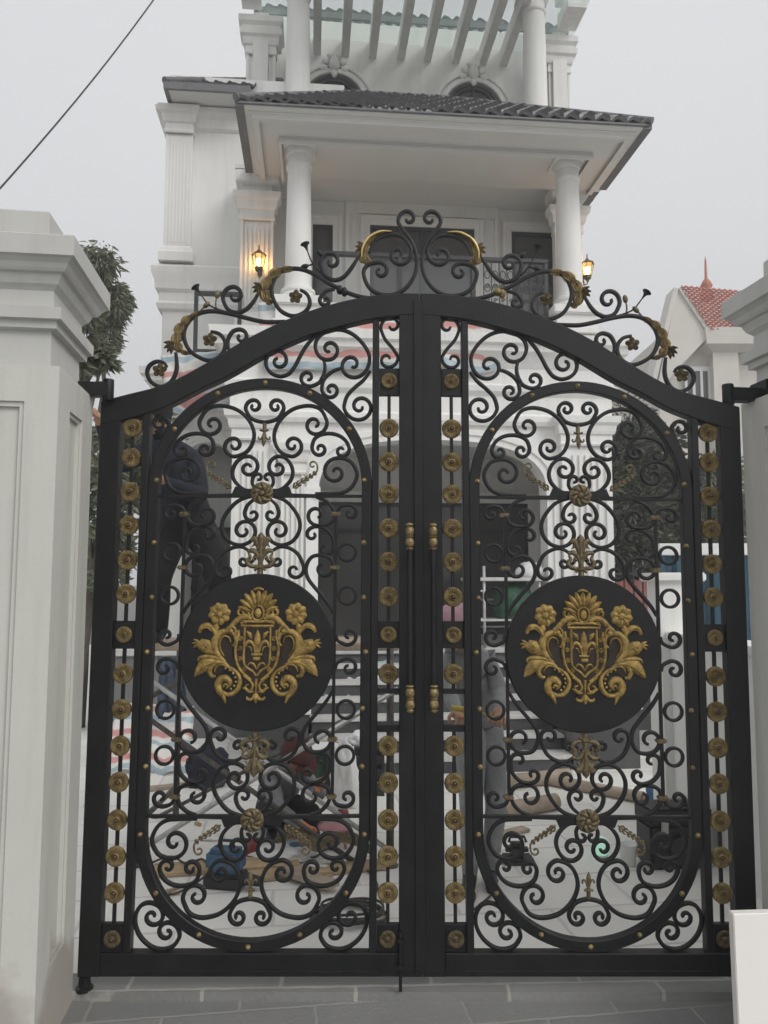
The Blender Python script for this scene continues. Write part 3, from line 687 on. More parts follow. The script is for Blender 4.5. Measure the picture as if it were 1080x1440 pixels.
    D([(735, 618), (690, 640), (652, 670), (633, 712), (640, 762), (672, 800), (712, 808), (745, 790)], wv(8, 14, 18, 22, 22, 20, 14), .013)
    D([(712, 768), (698, 735), (718, 708), (752, 708), (774, 740), (766, 782), (738, 820), (722, 864)], wv(10, 24, 32, 34, 34, 24, 5), .015)
    D([(738, 760), (728, 742), (712, 752), (720, 770)], wv(10, 14, 8), .013)
    for p in ((700, 652), (676, 672), (662, 698), (658, 726), (668, 752), (688, 772), (728, 640)):
        for s in (1, -1): e = EP([p], s)[0]; mb.ball((e[0], Y0-.007, e[1]), .0055, 8)
    D([(610, 688), (566, 722), (548, 752), (562, 782), (590, 776), (594, 752), (574, 744)], wv(12, 13, 13, 12, 10, 8), .012)
    D([(528, 705), (528, 760), (528, 800)], wv(16, 12, 8), .012, 1)
    D([(528, 796), (528, 830), (528, 864)], wv(8, 32, 6), .013, 1)
    D([(534, 800), (552, 838), (580, 838), (586, 822)], wv(6, 16, 14, 8), .012)
    D([(540, 790), (572, 790), (598, 768), (612, 770)], wv(6, 15, 15, 8), .012)
    D([(528, 545), (528, 500), (528, 440), (528, 388)], wv(10, 16, 34, 26, 3), .012, 1)
    D([(540, 545), (550, 492), (578, 466), (600, 480), (602, 502)], wv(8, 15, 18, 14, 8), .010)
    D([(562, 530), (572, 505), (588, 500)], wv(5, 9, 5), .009)
    D([(566, 448), (580, 420), (600, 400)], wv(6, 22, 5), .009)
    D([(494, 552), (528, 552), (562, 552)], wv(14, 14), .011, 1); D([(505, 578), (528, 578), (551, 578)], wv(20, 20), .011, 1)
    D([(528, 648), (546, 615), (570, 606), (585, 622)], wv(6, 12, 10, 5), .01)
    for p in ((637, 447), (639, 512), (637, 578), (608, 645)):
        for s in (1, -1):
            cc_ = [(p[0]+12*math.cos(t*math.pi/6), p[1]+12*math.sin(t*math.pi/6)) for t in range(13)]
            dome_sweep(mb, EP(cc_, s), lambda t: .005, .007, Y0-.002); e = EP([p], s)[0]; mb.ball((e[0], Y0-.006, e[1]), .004, 6)
    e = EP([(528, 281)])[0]; mb.ball((e[0], Y0-.006, e[1]), .018, 12, .85, .6, 1.15)
    for p, r_ in (((780, 287), .015), ((698, 398), .009)):
        for s in (1, -1): e = EP([p], s)[0]; mb.ball((e[0], Y0-.009, e[1]), r_, 10, 1, .6, 1)
    mb.build('crest_relief', M['crestgold'], disc, smooth=True, shift=sh).data.set_sharp_from_angle(angle=R(50))
    # --- gilded acanthus, flowers and sprigs of the crown
    def leafpart(cr, spine, W, lobes, m, name='acanthus_leaf', h=.016, rim=True):
        P = [PX(cr)(p) for p in catmull(spine, 6)]; mb = MB(); leaf3d(mb, fm(P), W, h, GY, lobes)
        return B(mb, name, m, angle=45)
    gm = [M['goldpale'], M['bronze'], M['gold']]
    leafpart(C3, [(445, 378), (370, 410), (310, 465), (270, 540), (262, 610), (300, 670), (370, 690)], lambda t: .012+.042*math.sin(math.pi*min(1, t*1.05))**.8, 6, gm[0])
    leafpart(C4, [(250, 396), (160, 405), (90, 455), (58, 530), (72, 600), (110, 600)], lambda t: .012+.046*math.sin(math.pi*min(1, t*1.02))**.8, 5, gm[0])
    leafpart(C4, [(865, 170), (790, 178), (722, 215), (688, 280), (690, 345), (735, 360)], lambda t: .004+.052*min(1, t*1.4)*math.sin(math.pi*min(1, t))**.45, 6, gm[2])
    def rim(cr, spine):
        P = fm([PX(cr)(p) for p in catmull(spine, 6)]); mb = MB(); flat_sweep(mb, P, lambda t: .009, .034, GY-.002, (.3, .4)); B(mb, 'leaf_edge', M['goldrim'], angle=50)
    rim(C4, [(862, 166), (790, 168), (715, 208), (676, 275), (672, 330)])
    for cr, c_, dirs, m, sz in ((C3, (240, 620), (150, 185, 215, 240), gm[1], .034), (C4, (40, 520), (130, 160, 190, 225), gm[1], .034), (C4, (690, 270), (120, 150, 180, 215, 240), gm[2], .036)):
        mb = MB(); c0 = PX(cr)(c_)
        for a in dirs:
            t = R(a); P = [(c0[0]+sz*k*math.cos(t+.25*k), c0[1]+sz*k*math.sin(t+.25*k)) for k in (0, .35, .7, 1, 1.25)]
            leaf3d(mb, fm(P), lambda q_: .006+.016*math.sin(math.pi*min(1, q_+.12)), .009, GY-.004, 3)
        B(mb, 'leaf_sprout', m, angle=45)
    for cr, c_ in ((C3, (135, 815)), (C3, (515, 585)), (C4, (252, 575))):
        mb = MB(); c0 = PX(cr)(c_)
        for k in range(5):
            t = R(72*k+12); P = [(c0[0]+r_*math.cos(t), c0[1]+r_*math.sin(t)) for r_ in (.004, .012, .02, .027, .031)]
            leaf3d(mb, fm(P), lambda q_: .005+.021*math.sin(math.pi*min(1, q_*.92+.1))**.8, .009, GY-.006, 1, .2)
        e = F_(*c0); mb.ball((e[0], GY-.016, e[1]), .007, 8); B(mb, 'wire_flower', M['bronze'], angle=45)
    def sprig(cr, stem, bell, m):
        P = fm([PX(cr)(p) for p in catmull(stem, 5)]); mb = MB(); mb.tube([(x, GY, z) for x, z in P], [.0045-.0015*i/len(P) for i in range(len(P))], 6)
        a = Vector((P[-1][0], GY, P[-1][1])); d = (a-Vector((P[-3][0], GY, P[-3][1]))).normalized()
        if bell:
            prof = [(.004, 0), (.006, .012), (.012, .024), (.021, .031), (.019, .033), (.006, .027)]
            rot = Vector((0, 0, 1)).rotation_difference(d).to_matrix(); t = MB(); t.lathe(prof, (0, 0, 0), 12)
            mb.add([(rot @ Vector(p))+a for p in t.v], t.f)
        else:
            t = MB(); t.ball((0, 0, .014), .015, 10, .75, .75, 1.25); rot = Vector((0, 0, 1)).rotation_difference(d).to_matrix(); mb.add([(rot @ Vector(p))+a for p in t.v], t.f)
        B(mb, 'sprig', m, angle=45)
    sprig(C3, [(620, 365), (560, 345), (500, 310), (435, 225)], True, M['iron'])
    sprig(C3, [(560, 340), (558, 300), (565, 262)], False, M['bronze'])
    sprig(C3, [(440, 372), (455, 350), (470, 335)], False, M['bronze'])
    sprig(C4, [(412, 425), (385, 395), (350, 345), (325, 280)], True, M['iron'])
    sprig(C4, [(365, 365), (345, 372), (330, 376)], False, M['iron'])
    sprig(C4, [(425, 340), (420, 325), (412, 312)], False, M['iron'])
    c0 = F_(*PX(C4)((543, 537))); mb = MB(); mb.ball((c0[0]-.008, GY, c0[1]+.005), .019, 10, .8, 1, 1.1); mb.ball((c0[0]+.012, GY, c0[1]-.004), .019, 10, .8, 1, 1.1); mb.ball((c0[0]+.002, GY, c0[1]), .014, 10)
    B(mb, 'collar', M['goldpale'] if side == 'R' else M['iron'], smooth=True)
    # --- pull handle
    e0 = F_(.622, yw(738)); e1 = F_(.622, yw(997)); mb = MB(); xh = e0[0]
    mb.tube([(xh, GY-.085, e0[1]-.08), (xh, GY-.085, e1[1]+.08)], .011, 12)
    for z in (e0[1]-.13, e1[1]+.13): mb.tube([(xh, GY-.03, z), (xh, GY-.085, z)], .009, 8)
    hb = B(mb, 'pull_handle', M['iron'], angle=50)
    pf = [(.006, 0), (.014, .004), (.016, .01), (.010, .015), (.017, .024), (.018, .034), (.015, .048), (.011, .052), (.018, .056), (.011, .060), (.016, .066), (.018, .078), (.016, .092), (.009, .098), (.016, .103), (.014, .108), (.004, .112)]
    for z0, sg in ((e0[1]+.002, -1), (e1[1]-.002, 1)):
        mb = MB(); mb.lathe([(a, b*sg) for a, b in pf], (xh, GY-.085, z0), 14); mb.build('handle_end', M['goldpale'], hb, angle=50, shift=sh)
    return root
gl = make_leaf('L'); gr_ = make_leaf('R')
# drop bolt, hinge brackets
mb = MB(); p = at(563, 1368, GY-.02); mb.tube([(p.x, GY-.035, p.z+.0), (p.x, GY-.035, .012)], .007, 10); mb.tube([(p.x, GY-.035, p.z+.16), (p.x, GY-.035, p.z-.001)], .006, 10)
mb.box(p.x-.014, p.x+.014, GY-.045, GY-.026, p.z+.02, p.z+.035, .002); mb.box(p.x-.014, p.x+.014, GY-.045, GY-.026, p.z+.12, p.z+.135, .002)
o = mb.build('drop_bolt', M['iron'], gl, smooth=False, shift=gl.location)
def hinge(name, c, label, sx):
    r_ = empty('hinge_bracket', c, R(7.3)); tag(r_, label, 'hinge')
    mb = MB(); mb.box(-.07, .07, -.03, .03, -.028, .028, .003); mb.build('bracket_arm', M['iron'], r_)
    mb = MB(); mb.lathe([(.022, -.045), (.024, -.04), (.024, .04), (.022, .045), (.01, .047)], (sx*.068, 0, 0), 14); mb.build('pivot', M['iron'], r_, angle=40)
    mb = MB(); mb.box(-sx*.082, -sx*.069, -.06, .06, -.06, .06, .003); mb.build('mounting_plate', M['iron'], r_)
hinge('h', at(128, 548, 3.12)+Vector((0, 0, 0)), 'black iron top hinge bracket fixed to the left gate pillar', 1)
hinge('h', at(1045, 556, 3.2), 'black iron top hinge bracket joining the gate to the right gate pillar', -1)
mb = MB(); p = at(119, 1380, GY); mb.lathe([(.034, 0), (.034, .012), (.024, .016), (.022, .05), (.024, .055)], (p.x, GY, .0), 16)
tag(mb.build('floor_pivot', M['iron'], angle=40), 'black round floor pivot under the foot of the left gate leaf', 'hinge')
mb = MB(); mb.lathe([(.034, 0), (.034, .012), (.024, .016), (.022, .05), (.024, .055)], (1.43, GY, .0), 16)
tag(mb.build('floor_pivot', M['iron'], angle=40), 'black round floor pivot behind the white board, under the right gate leaf', 'hinge')
# ================================================================ GATE PILLARS
def pillar(name, corner, label, W=.62, D=.48, flip=1):
    """corner = near inner corner; local x runs away from the opening along the wall (flip), y goes in"""
    r_ = empty('gate_pillar', (corner[0], corner[1], -.03), R(7.3)); tag(r_, label, 'pillar', 'rendered gate pillars')
    sx = flip
    def ring(e, h): return [(sx*e, -e, h), (-sx*(W+e), -e, h), (-sx*(W+e), D+e, h), (sx*e, D+e, h)]
    def stack(mb, prof):
        vs = []; [vs.extend(ring(e, h)) for e, h in prof]; m = len(prof)
        mb.add(vs, [(i*4+k, i*4+(k+1) % 4, (i+1)*4+(k+1) % 4, (i+1)*4+k) for i in range(m-1) for k in range(4)]+[(0, 1, 2, 3), tuple((m-1)*4+k for k in range(4))])
    top = 2.395
    mb = MB(); prof = [(.0, 0), (.0, top-.004), (-.006, top)]
    stack(mb, prof); sh_ = mb.build('shaft', M['white'], r_)
    # recessed panels cut as real frames: raised stiles on front and inner faces
    bv = sh_.modifiers.new('b', 'BEVEL'); bv.width = .004; bv.segments = 2
    sh_.modifiers.remove(bv)
    me = sh_.data; me.clear_geometry()
    mb = MB()
    d = .022
    mb.box(-sx*(W-d), -sx*d, d, D-d, 0, top-.001)
    def frame(x0, x1, y0, y1, horiz):   # border on a face
        z0, z1 = 0, top; a, b_ = .32, top-.14
        pass
    t_ = .0
    fx = (.115, W-.115) ; fy = (.15, D-.15)
    # front & back border pieces
    for yy0, yy1 in ((0, d), (D-d, D)):
        mb.box(0, -sx*fx[0], yy0, yy1, 0, top); mb.box(-sx*fx[1], -sx*W, yy0, yy1, 0, top)
        mb.box(-sx*fx[0], -sx*fx[1], yy0, yy1, 0, .28); mb.box(-sx*fx[0], -sx*fx[1], yy0, yy1, top-.13, top)
    for xx0, xx1 in ((0, d), (W-d, W)):
        mb.box(-sx*xx0, -sx*xx1, d, fy[0], 0, top); mb.box(-sx*xx0, -sx*xx1, fy[1], D-d, 0, top)
        mb.box(-sx*xx0, -sx*xx1, fy[0], fy[1], 0, .28); mb.box(-sx*xx0, -sx*xx1, fy[0], fy[1], top-.13, top)
    # inner moulding lip
    for yy in (d-.006,):
        for x0, x1, z0, z1 in ((fx[0], fx[0]+.018, .28, top-.13), (fx[1]-.018, fx[1], .28, top-.13), (fx[0]+.018, fx[1]-.018, .28, .298), (fx[0]+.018, fx[1]-.018, top-.148, top-.13)):
            mb.box(-sx*x0, -sx*x1, .009, d+.002, z0, z1)
    for y0, y1, z0, z1 in ((fy[0], fy[0]+.015, .28, top-.13), (fy[1]-.015, fy[1], .28, top-.13), (fy[0]+.015, fy[1]-.015, .28, .295), (fy[0]+.015, fy[1]-.015, top-.145, top-.13)):
        mb.box(-sx*.009, -sx*(d+.002), y0, y1, z0, z1)
    bm = bmesh.new(); me2 = bpy.data.meshes.new('shaft'); me2.from_pydata(mb.v, [], mb.f); me2.materials.append(M['pillar'])
    bm.from_mesh(me2); bmesh.ops.recalc_face_normals(bm, faces=bm.faces[:]); bm.to_mesh(me2); bm.free(); sh_.data = me2
    mb = MB(); z = .03
    prof = [(-.03, 2.36+z), (-.045, 2.366+z), (-.048, 2.505+z), (-.024, 2.51+z), (-.022, 2.537+z), (-.004, 2.54+z), (-.003, 2.583+z), (-.04, 2.59+z), (-.044, 2.655+z), (-.036, 2.664+z), (-.024, 2.675+z), (-.012, 2.70+z), (-.010, 2.708+z), (.004, 2.712+z), (.012, 2.722+z), (.02, 2.738+z), (.034, 2.752+z), (.046, 2.757+z), (.046, 2.829+z), (.042, 2.833+z), (-.078, 2.84+z), (-.08, 2.97+z), (-.084, 2.976+z)]
    stack(mb, prof); mb.build('cap', M['pillar2'], r_)
    # skirting foot
    return r_
def stained(name, low, hi, zs):
    m = mat(name, (.585, .58, .535), .8, 0, .05, 1.6, .1, 50, .3, streak=.35); t = m.node_tree; N = t.nodes; L = t.links; b = N['Principled BSDF']
    src = b.inputs['Base Color'].links[0].from_socket
    g = N.new('ShaderNodeNewGeometry'); sp = N.new('ShaderNodeSeparateXYZ'); L.new(g.outputs['Position'], sp.inputs[0])
    n = N.new('ShaderNodeTexNoise'); n.inputs['Scale'].default_value = 4; n.inputs['Detail'].default_value = 5; L.new(g.outputs['Position'], n.inputs['Vector'])
    a = N.new('ShaderNodeMath'); a.operation = 'MULTIPLY_ADD'; a.inputs[1].default_value = -.55; L.new(n.outputs['Fac'], a.inputs[0]); L.new(sp.outputs['Z'], a.inputs[2])
    mr = N.new('ShaderNodeMapRange'); mr.inputs['From Min'].default_value = low; mr.inputs['From Max'].default_value = hi; mr.inputs['To Min'].default_value = 1; mr.inputs['To Max'].default_value = 0
    L.new(a.outputs[0], mr.inputs['Value'])
    mm = N.new('ShaderNodeMix'); mm.data_type = 'RGBA'; mm.inputs[7].default_value = (.33, .29, .25, 1)
    s2 = N.new('ShaderNodeMath'); s2.operation = 'MULTIPLY'; s2.inputs[1].default_value = zs; L.new(mr.outputs[0], s2.inputs[0]); L.new(s2.outputs[0], mm.inputs[0])
    L.new(src, mm.inputs[6]); L.new(mm.outputs[2], b.inputs['Base Color']); return m
M['pillar'] = stained('pillar_paint_damp_at_foot', -.06, .03, .7)
M['pillar2'] = mat('pillar_cap_paint', (.53, .53, .505), .8, 0, .04, 1.8, .08, 50, .3, streak=.3)
pillar('gate_pillar', (-1.156, 2.68), 'left white gate pillar, nearest the viewer, with stepped cap and damp stained foot', flip=1)
pillar('gate_pillar', (1.61, 2.80), 'right white gate pillar with stepped cap, behind the leaning white board', flip=-1)
# white board at the foot of the right pillar
mb = MB(); a = at(1033, 1287, 2.72); W_ = .5; H_ = a.z+.03
mb.box(0, W_, 0, .035, 0, H_, .003)
r_ = mb.build('white_board', [M['board']], None, loc=(a.x, 2.72, -.03)); r_.rotation_euler = (R(-1.0), 0, R(4))
tag(r_, 'plain white board standing upright at the bottom right corner of the gate', 'board')
# ================================================================ GROUND
def sheet(name, pts, z, m, thick=0):
    mb = MB(); n = len(pts)
    if thick:
        mb.add([(x, y, z) for x, y in pts]+[(x, y, z-thick) for x, y in pts], [tuple(range(n)), tuple(range(2*n-1, n-1, -1))]+[(i, (i+1) % n, n+(i+1) % n, n+i) for i in range(n)])
    else: mb.add([(x, y, z) for x, y in pts], [tuple(range(n))])
    o = mb.build(name, m); o['kind'] = 'structure'; return o
M['earth'] = mat('dry_ground', (.2, .19, .17), .95, 0, .2, .5)
sheet('ground', [(-300, -300), (300, -300), (300, 300), (-300, 300)], -.06, M['earth'])
t8 = math.tan(R(0))
sheet('pavement', [(-9, -8), (9, -8), (9, 3.2), (-9, 3.2)], -.03, M['pave'])
sheet('yard_paving', [(-7.5, 3.16), (9, 3.16), (9, 20), (-7.5, 20)], .0, M['yard'], .055)
sheet('threshold', [(-1.9, 3.155), (2.3, 3.155), (2.3, 3.30), (-1.9, 3.30)], .004, M['lip'], .05)
# ================================================================ THE VILLA
villa = empty('villa', (HP[0], HP[1], 0), HA, 'white three storey villa with fluted pilasters, porch columns and glass roofed terrace, behind the gate', 'house')
def mould(mb, prof, path, closed=False):
    n = len(path); offs = []
    for i in range(n):
        def nrm(a, b):
            d = Vector((b[0]-a[0], b[1]-a[1])); d.normalize(); return Vector((d.y, -d.x))
        n1 = nrm(path[i-1], path[i]) if i > 0 else None; n2 = nrm(path[i], path[i+1]) if i < n-1 else None
        if n1 is None: o = n2
        elif n2 is None: o = n1
        else: o = (n1+n2)/max(.2, (n1+n2).dot(n1))
        offs.append(o)
    vs = [(path[i][0]+offs[i].x*e, path[i][1]+offs[i].y*e, h) for i in range(n) for e, h in prof]; m = len(prof)
    fs = [(i*m+k, (i+1)*m+k, (i+1)*m+k+1, i*m+k+1) for i in range(n-1) for k in range(m-1)]
    fs += [tuple(range(m)), tuple((n-1)*m+k for k in range(m-1, -1, -1))]
    mb.add(vs, fs)
def VB(mb, name, m, parent=None, angle=None, smooth=False): return mb.build(name, m, parent or villa, angle=angle, smooth=smooth)
def arch_wall(mb, u0, u1, h0, h1, ua, ub, sp, rise, v0, v1, ex=2.6):
    P = [(u0, h0), (ua, h0), (ua, sp)]; c = (ua+ub)/2; hw = (ub-ua)/2
    for i in range(1, 24):
        t = math.pi*(1-i/24); P.append((c+hw*math.copysign(abs(math.cos(t))**(2/ex), math.cos(t)), sp+rise*abs(math.sin(t))**(2/ex)))
    P += [(ub, sp), (ub, h0), (u1, h0), (u1, h1), (u0, h1)]
    plate(mb, P, v0, v1, 0)
def arch_trim(mb, ua, ub, h0, sp, rise, v, w=.1, d=.05, ex=2.6):
    def pts(k):
        c = (ua+ub)/2; hw = (ub-ua)/2+k; P = [(ua-k, h0), (ua-k, sp)]
        for i in range(1, 24):
            t = math.pi*(1-i/24); P.append((c+hw*math.copysign(abs(math.cos(t))**(2/ex), math.cos(t)), sp+(rise+k)*abs(math.sin(t))**(2/ex)))
        return P+[(ub+k, sp), (ub+k, h0)]
    for k0, k1, dd in ((0, w*.55, d*.6), (w*.55, w, d)):
        A, Bq = pts(k0), pts(k1); n = len(A)
        vs = [(p[0], v-dd, p[1]) for p in A]+[(p[0], v-dd, p[1]) for p in Bq]+[(p[0], v+.01, p[1]) for p in A]+[(p[0], v+.01, p[1]) for p in Bq]
        mb.add(vs, [(i, i+1, n+i+1, n+i) for i in range(n-1)]+[(n+i, n+i+1, 3*n+i+1, 3*n+i) for i in range(n-1)]+[(i, 2*n+i, 2*n+i+1, i+1) for i in range(n-1)])
def pilaster(u0, u1, v, h0, h1, d=.07, flutes=5, cap=True, base=True, name='pilaster', inset=.22, fl=.026):
    mb = MB(); w_ = u1-u0
    mb.box(u0, u1, v-d, v+.02, h0, h1)
    # flutes: raised fillets over a sunk ground
    if flutes:
        m_ = w_*inset; fw = (w_-2*m_)/(flutes*2-1)
        for k in range(flutes): mb.box(u0+m_+2*k*fw, u0+m_+(2*k+1)*fw, v-d-fl, v-d+.002, h0+.25, h1-.12, .004)
        mb.box(u0, u0+m_*.55, v-d-fl, v-d+.002, h0+.0, h1); mb.box(u1-m_*.55, u1, v-d-fl, v-d+.002, h0, h1)
    path = [(u0, v+.01), (u0, v-d-.027), (u1, v-d-.027), (u1, v+.01)]
    if cap: mould(mb, [(-.005, h1-.02), (.012, h1-.02), (.02, h1), (.012, h1+.02), (.008, h1+.1), (.03, h1+.11), (.04, h1+.14), (.05, h1+.2), (.08, h1+.23), (.09, h1+.3), (-.01, h1+.3)], path); mb.box(u0, u1, v-d-.01, v+.02, h1, h1+.3)
    if base: mould(mb, [(-.005, h0+.2), (.015, h0+.18), (.03, h0+.13), (.045, h0+.11), (.045, h0), (-.01, h0)], path)
    return VB(mb, name, M['white'])
uL, uR = hp(334, 290, 0)[0], hp(846, 290, 0)[0]; PH = .9
# --- podium, steps, cheek walls
mb = MB(); mb.box(-1.8, 4.1, .02, 6, 0, PH-.06); VB(mb, 'podium', M['clad'])
mb = MB(); mb.box(-1.83, 4.13, -.02, 6.02, PH-.06, PH, .008); VB(mb, 'podium_slab', M['step'])
ns = 7; tr = 1.66/ns; st = MB(); rs = MB()
for k in range(ns-1):
    y0 = -1.66+k*tr; z = (k+1)*PH/ns
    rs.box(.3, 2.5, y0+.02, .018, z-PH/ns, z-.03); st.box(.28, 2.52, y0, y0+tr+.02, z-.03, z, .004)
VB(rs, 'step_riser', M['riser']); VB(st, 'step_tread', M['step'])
for a, b_ in ((-.17, .27), (2.53, 3.12)):
    mb = MB(); mb.box(a, b_, -1.62, .017, 0, .50); c_ = VB(mb, 'cheek_wall', M['clad'])
    mb = MB(); mb.box(a-.025, b_+.025, -1.65, .016, .501, .55, .006); VB(mb, 'coping', M['white'], c_)
# --- ground floor front with basket arch
mb = MB(); ua, ub = hp(448, 690, 0)[0], hp(768, 690, 0)[0]; arch_wall(mb, uL, uR, PH, 4.2, ua, ub, 2.55, .58, 0, .25); VB(mb, 'porch_wall', M['white'])
mb = MB(); arch_trim(mb, ua, ub, PH, 2.55, .58, 0, .13, .05)
for u in (ua-.16, ub-.02): mb.box(u, u+.18, -.07, .01, 2.5, 2.6, .006)
VB(mb, 'arch_moulding', M['white'], angle=30)
pilaster(uL, -.1, 0, PH, 3.1, .07, 5); pilaster(uR-.56, uR, 0, PH, 3.1, .07, 5)
pilaster(-.04, .2, 0, PH, 2.75, .04, 3, name='pilaster')
mb = MB()
mb.box(uL, uL+.2, .25, 2.0, PH, 4.2); mb.box(uR-.2, uR, .25, 2.0, PH, 4.2); VB(mb, 'side_wall', M['white'])
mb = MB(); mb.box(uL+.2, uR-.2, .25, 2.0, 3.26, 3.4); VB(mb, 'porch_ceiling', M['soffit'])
mb = MB(); mb.box(uL+.2, uR-.2, 2.0, 2.15, PH, 4.2); VB(mb, 'back_wall', M['white'])
def door(u0, u1, h0, h1, v, name='door', leaves=2, tr_=None, trim=.1, bars=1, mid=None):
    mb = MB()
    for a, b_, c_, d_ in ((u0-trim, u0, h0, h1+trim), (u1, u1+trim, h0, h1+trim), (u0, u1, h1, h1+trim)): mb.box(a, b_, v-.05, v+.01, c_, d_, .006)
    for a, b_, c_, d_ in ((u0-trim-.03, u0-trim+.02, h0, h1+trim+.03), (u1+trim-.02, u1+trim+.03, h0, h1+trim+.03), (u0-trim+.02, u1+trim-.02, h1+trim-.02, h1+trim+.03)): mb.box(a, b_, v-.07, v+.01, c_, d_, .006)
    f0 = VB(mb, name, M['white'])
    mb = MB(); t = .05
    mb.box(u0, u0+t, v-.03, v+.02, h0, h1); mb.box(u1-t, u1, v-.03, v+.02, h0, h1); mb.box(u0+t, u1-t, v-.03, v+.02, h1-t, h1)
    for k in range(1, leaves): u = u0+(u1-u0)*k/leaves; mb.box(u-.035, u+.035, v-.028, v+.02, h0, h1-t)
    if tr_: mb.box(u0+t, u1-t, v-.032, v+.02, tr_-.03, tr_+.03)
    if mid: mb.box(u0+t, u1-t, v-.027, v+.02, mid-.04, mid+.04)
    mb.build('door_frame', M['frame'], f0)
    mb = MB(); mb.box(u0+t*.5, u1-t*.5, v-.004, v+.018, h0+.002, h1-t*.5); mb.build('pane', M['glass'], f0)
    return f0
du0, dh = hp(446, 706, 1.98); du1 = hp(741, 706, 1.98)[0]
door(du0, du1, PH, dh, 1.98, leaves=4, tr_=dh-.38, trim=.12)
mb = MB(); lo = [hp(x, y, 1.9) for x, y in ((484, 905), (507, 905), (507, 815), (496, 798), (484, 818))]
# --- floor band between storeys
band = [(.0, 3.30), (.05, 3.30), (.07, 3.34), (.07, 3.40), (.04, 3.43), (.04, 3.62), (.06, 3.64), (.09, 3.67), (.10, 3.73), (.06, 3.76), (.06, 3.93), (.08, 3.95), (.10, 4.0), (.15, 4.06), (.19, 4.09), (.20, 4.15), (.24, 4.17), (.25, 4.27), (.0, 4.3)]
mb = MB(); mould(mb, band, [(uL, .9), (uL, 0), (uR, 0), (uR, 1.5)]); mb.box(uL, uR, .0, 2.0, 4.18, 4.298); VB(mb, 'storey_band', M['white'], angle=25)
# --- wing on the left
WV = 1.1
wl = hp(232, 300, WV)[0]; wr_ = uL+.25; wp = hp(270, 300, WV)[0]
aw0, aw1 = hp(256, 700, WV)[0], hp(334, 700, WV)[0]; ah = hp(290, 622, WV)[1]
mb = MB(); arch_wall(mb, wl, uL+.0, PH, 4.3, aw0, aw1-.04, ah-.32, .32, WV, WV+.2, 2.2)
mb.box(wl, uL, WV, WV+.2, 4.3, 6.5); mb.box(wl, uL+1.2, WV+.002, WV+.2, 6.5, 7.9); mb.box(wl, wl+.2, WV+.2, 6, PH, 7.9); mb.box(wl+.2, uL, WV+.9, WV+1.0, PH, 4.2)
VB(mb, 'wing_wall', M['white'])
mb = MB(); arch_trim(mb, aw0, aw1-.04, PH, ah-.32, .32, WV, .09, .04, 2.2); VB(mb, 'arch_moulding', M['white'], angle=30)
mb = MB(); mb.box(aw0, aw1-.04, WV+.86, WV+.895, PH, hp(290, 742, WV+.9)[1]); wd = VB(mb, 'window', M['glass'])
mb = MB()
for u in (aw0+.02, (aw0+aw1)/2-.02, aw1-.08): mb.box(u, u+.045, WV+.82, WV+.87, PH, hp(290, 742, WV+.9)[1])
for h in (hp(290, 742, WV+.9)[1]-.05, 1.5): mb.box(aw0, aw1-.04, WV+.818, WV+.872, h, h+.05)
mb.build('window_frame', M['frame'], wd)
wb2 = [(e*.8, h+.12) for e, h in band]
mb = MB(); mould(mb, [(e*.85, 3.30+(h-3.3)*.85) for e, h in band], [(wl, 3), (wl, WV), (uL, WV)])
h1, h0 = hp(250, 378, WV)[1], hp(250, 436, WV)[1]
mould(mb, [(0, h0-.02), (.05, h0), (.07, h0+.06), (.04, h0+.1), (.04, h0+.2), (.08, h0+.24), (.09, h0+.34), (.12, h0+.42), (.13, h0+.5), (.08, h0+.54), (.08, h1-.03), (.0, h1)], [(wl, 3), (wl, WV), (uL, WV)])
VB(mb, 'storey_band', M['white'], angle=25)
ph0, ph1 = hp(250, 372, WV)[1], hp(250, 190, WV)[1]
pilaster(wl, wp, WV, ph0, ph1, .06, 6, inset=.16, fl=.007)
pilaster(wl, wp, WV, hp(250, 900, WV)[1], hp(250, 585, WV)[1]-.1, .05, 0, base=False)
h2 = hp(250, 156, WV)[1]; h3 = hp(290, 131, WV-.4)[1]
mb = MB(); mould(mb, [(0, h2-.2), (.05, h2-.18), (.05, h2-.1), (.08, h2-.07), (.08, h2), (.0, h2+.02)], [(wl, 3), (wl, WV), (uL+.9, WV)])
mb.box(wl-.02, uL+.9, WV-.02, WV+.2, h2, h3)
mould(mb, [(0, h3-.25), (.04, h3-.22), (.06, h3-.12), (.12, h3-.06), (.13, h3+.0), (0, h3+.01)], [(wl, 3), (wl, WV), (uL+.9, WV)])
VB(mb, 'wing_cornice', M['white'], angle=25)
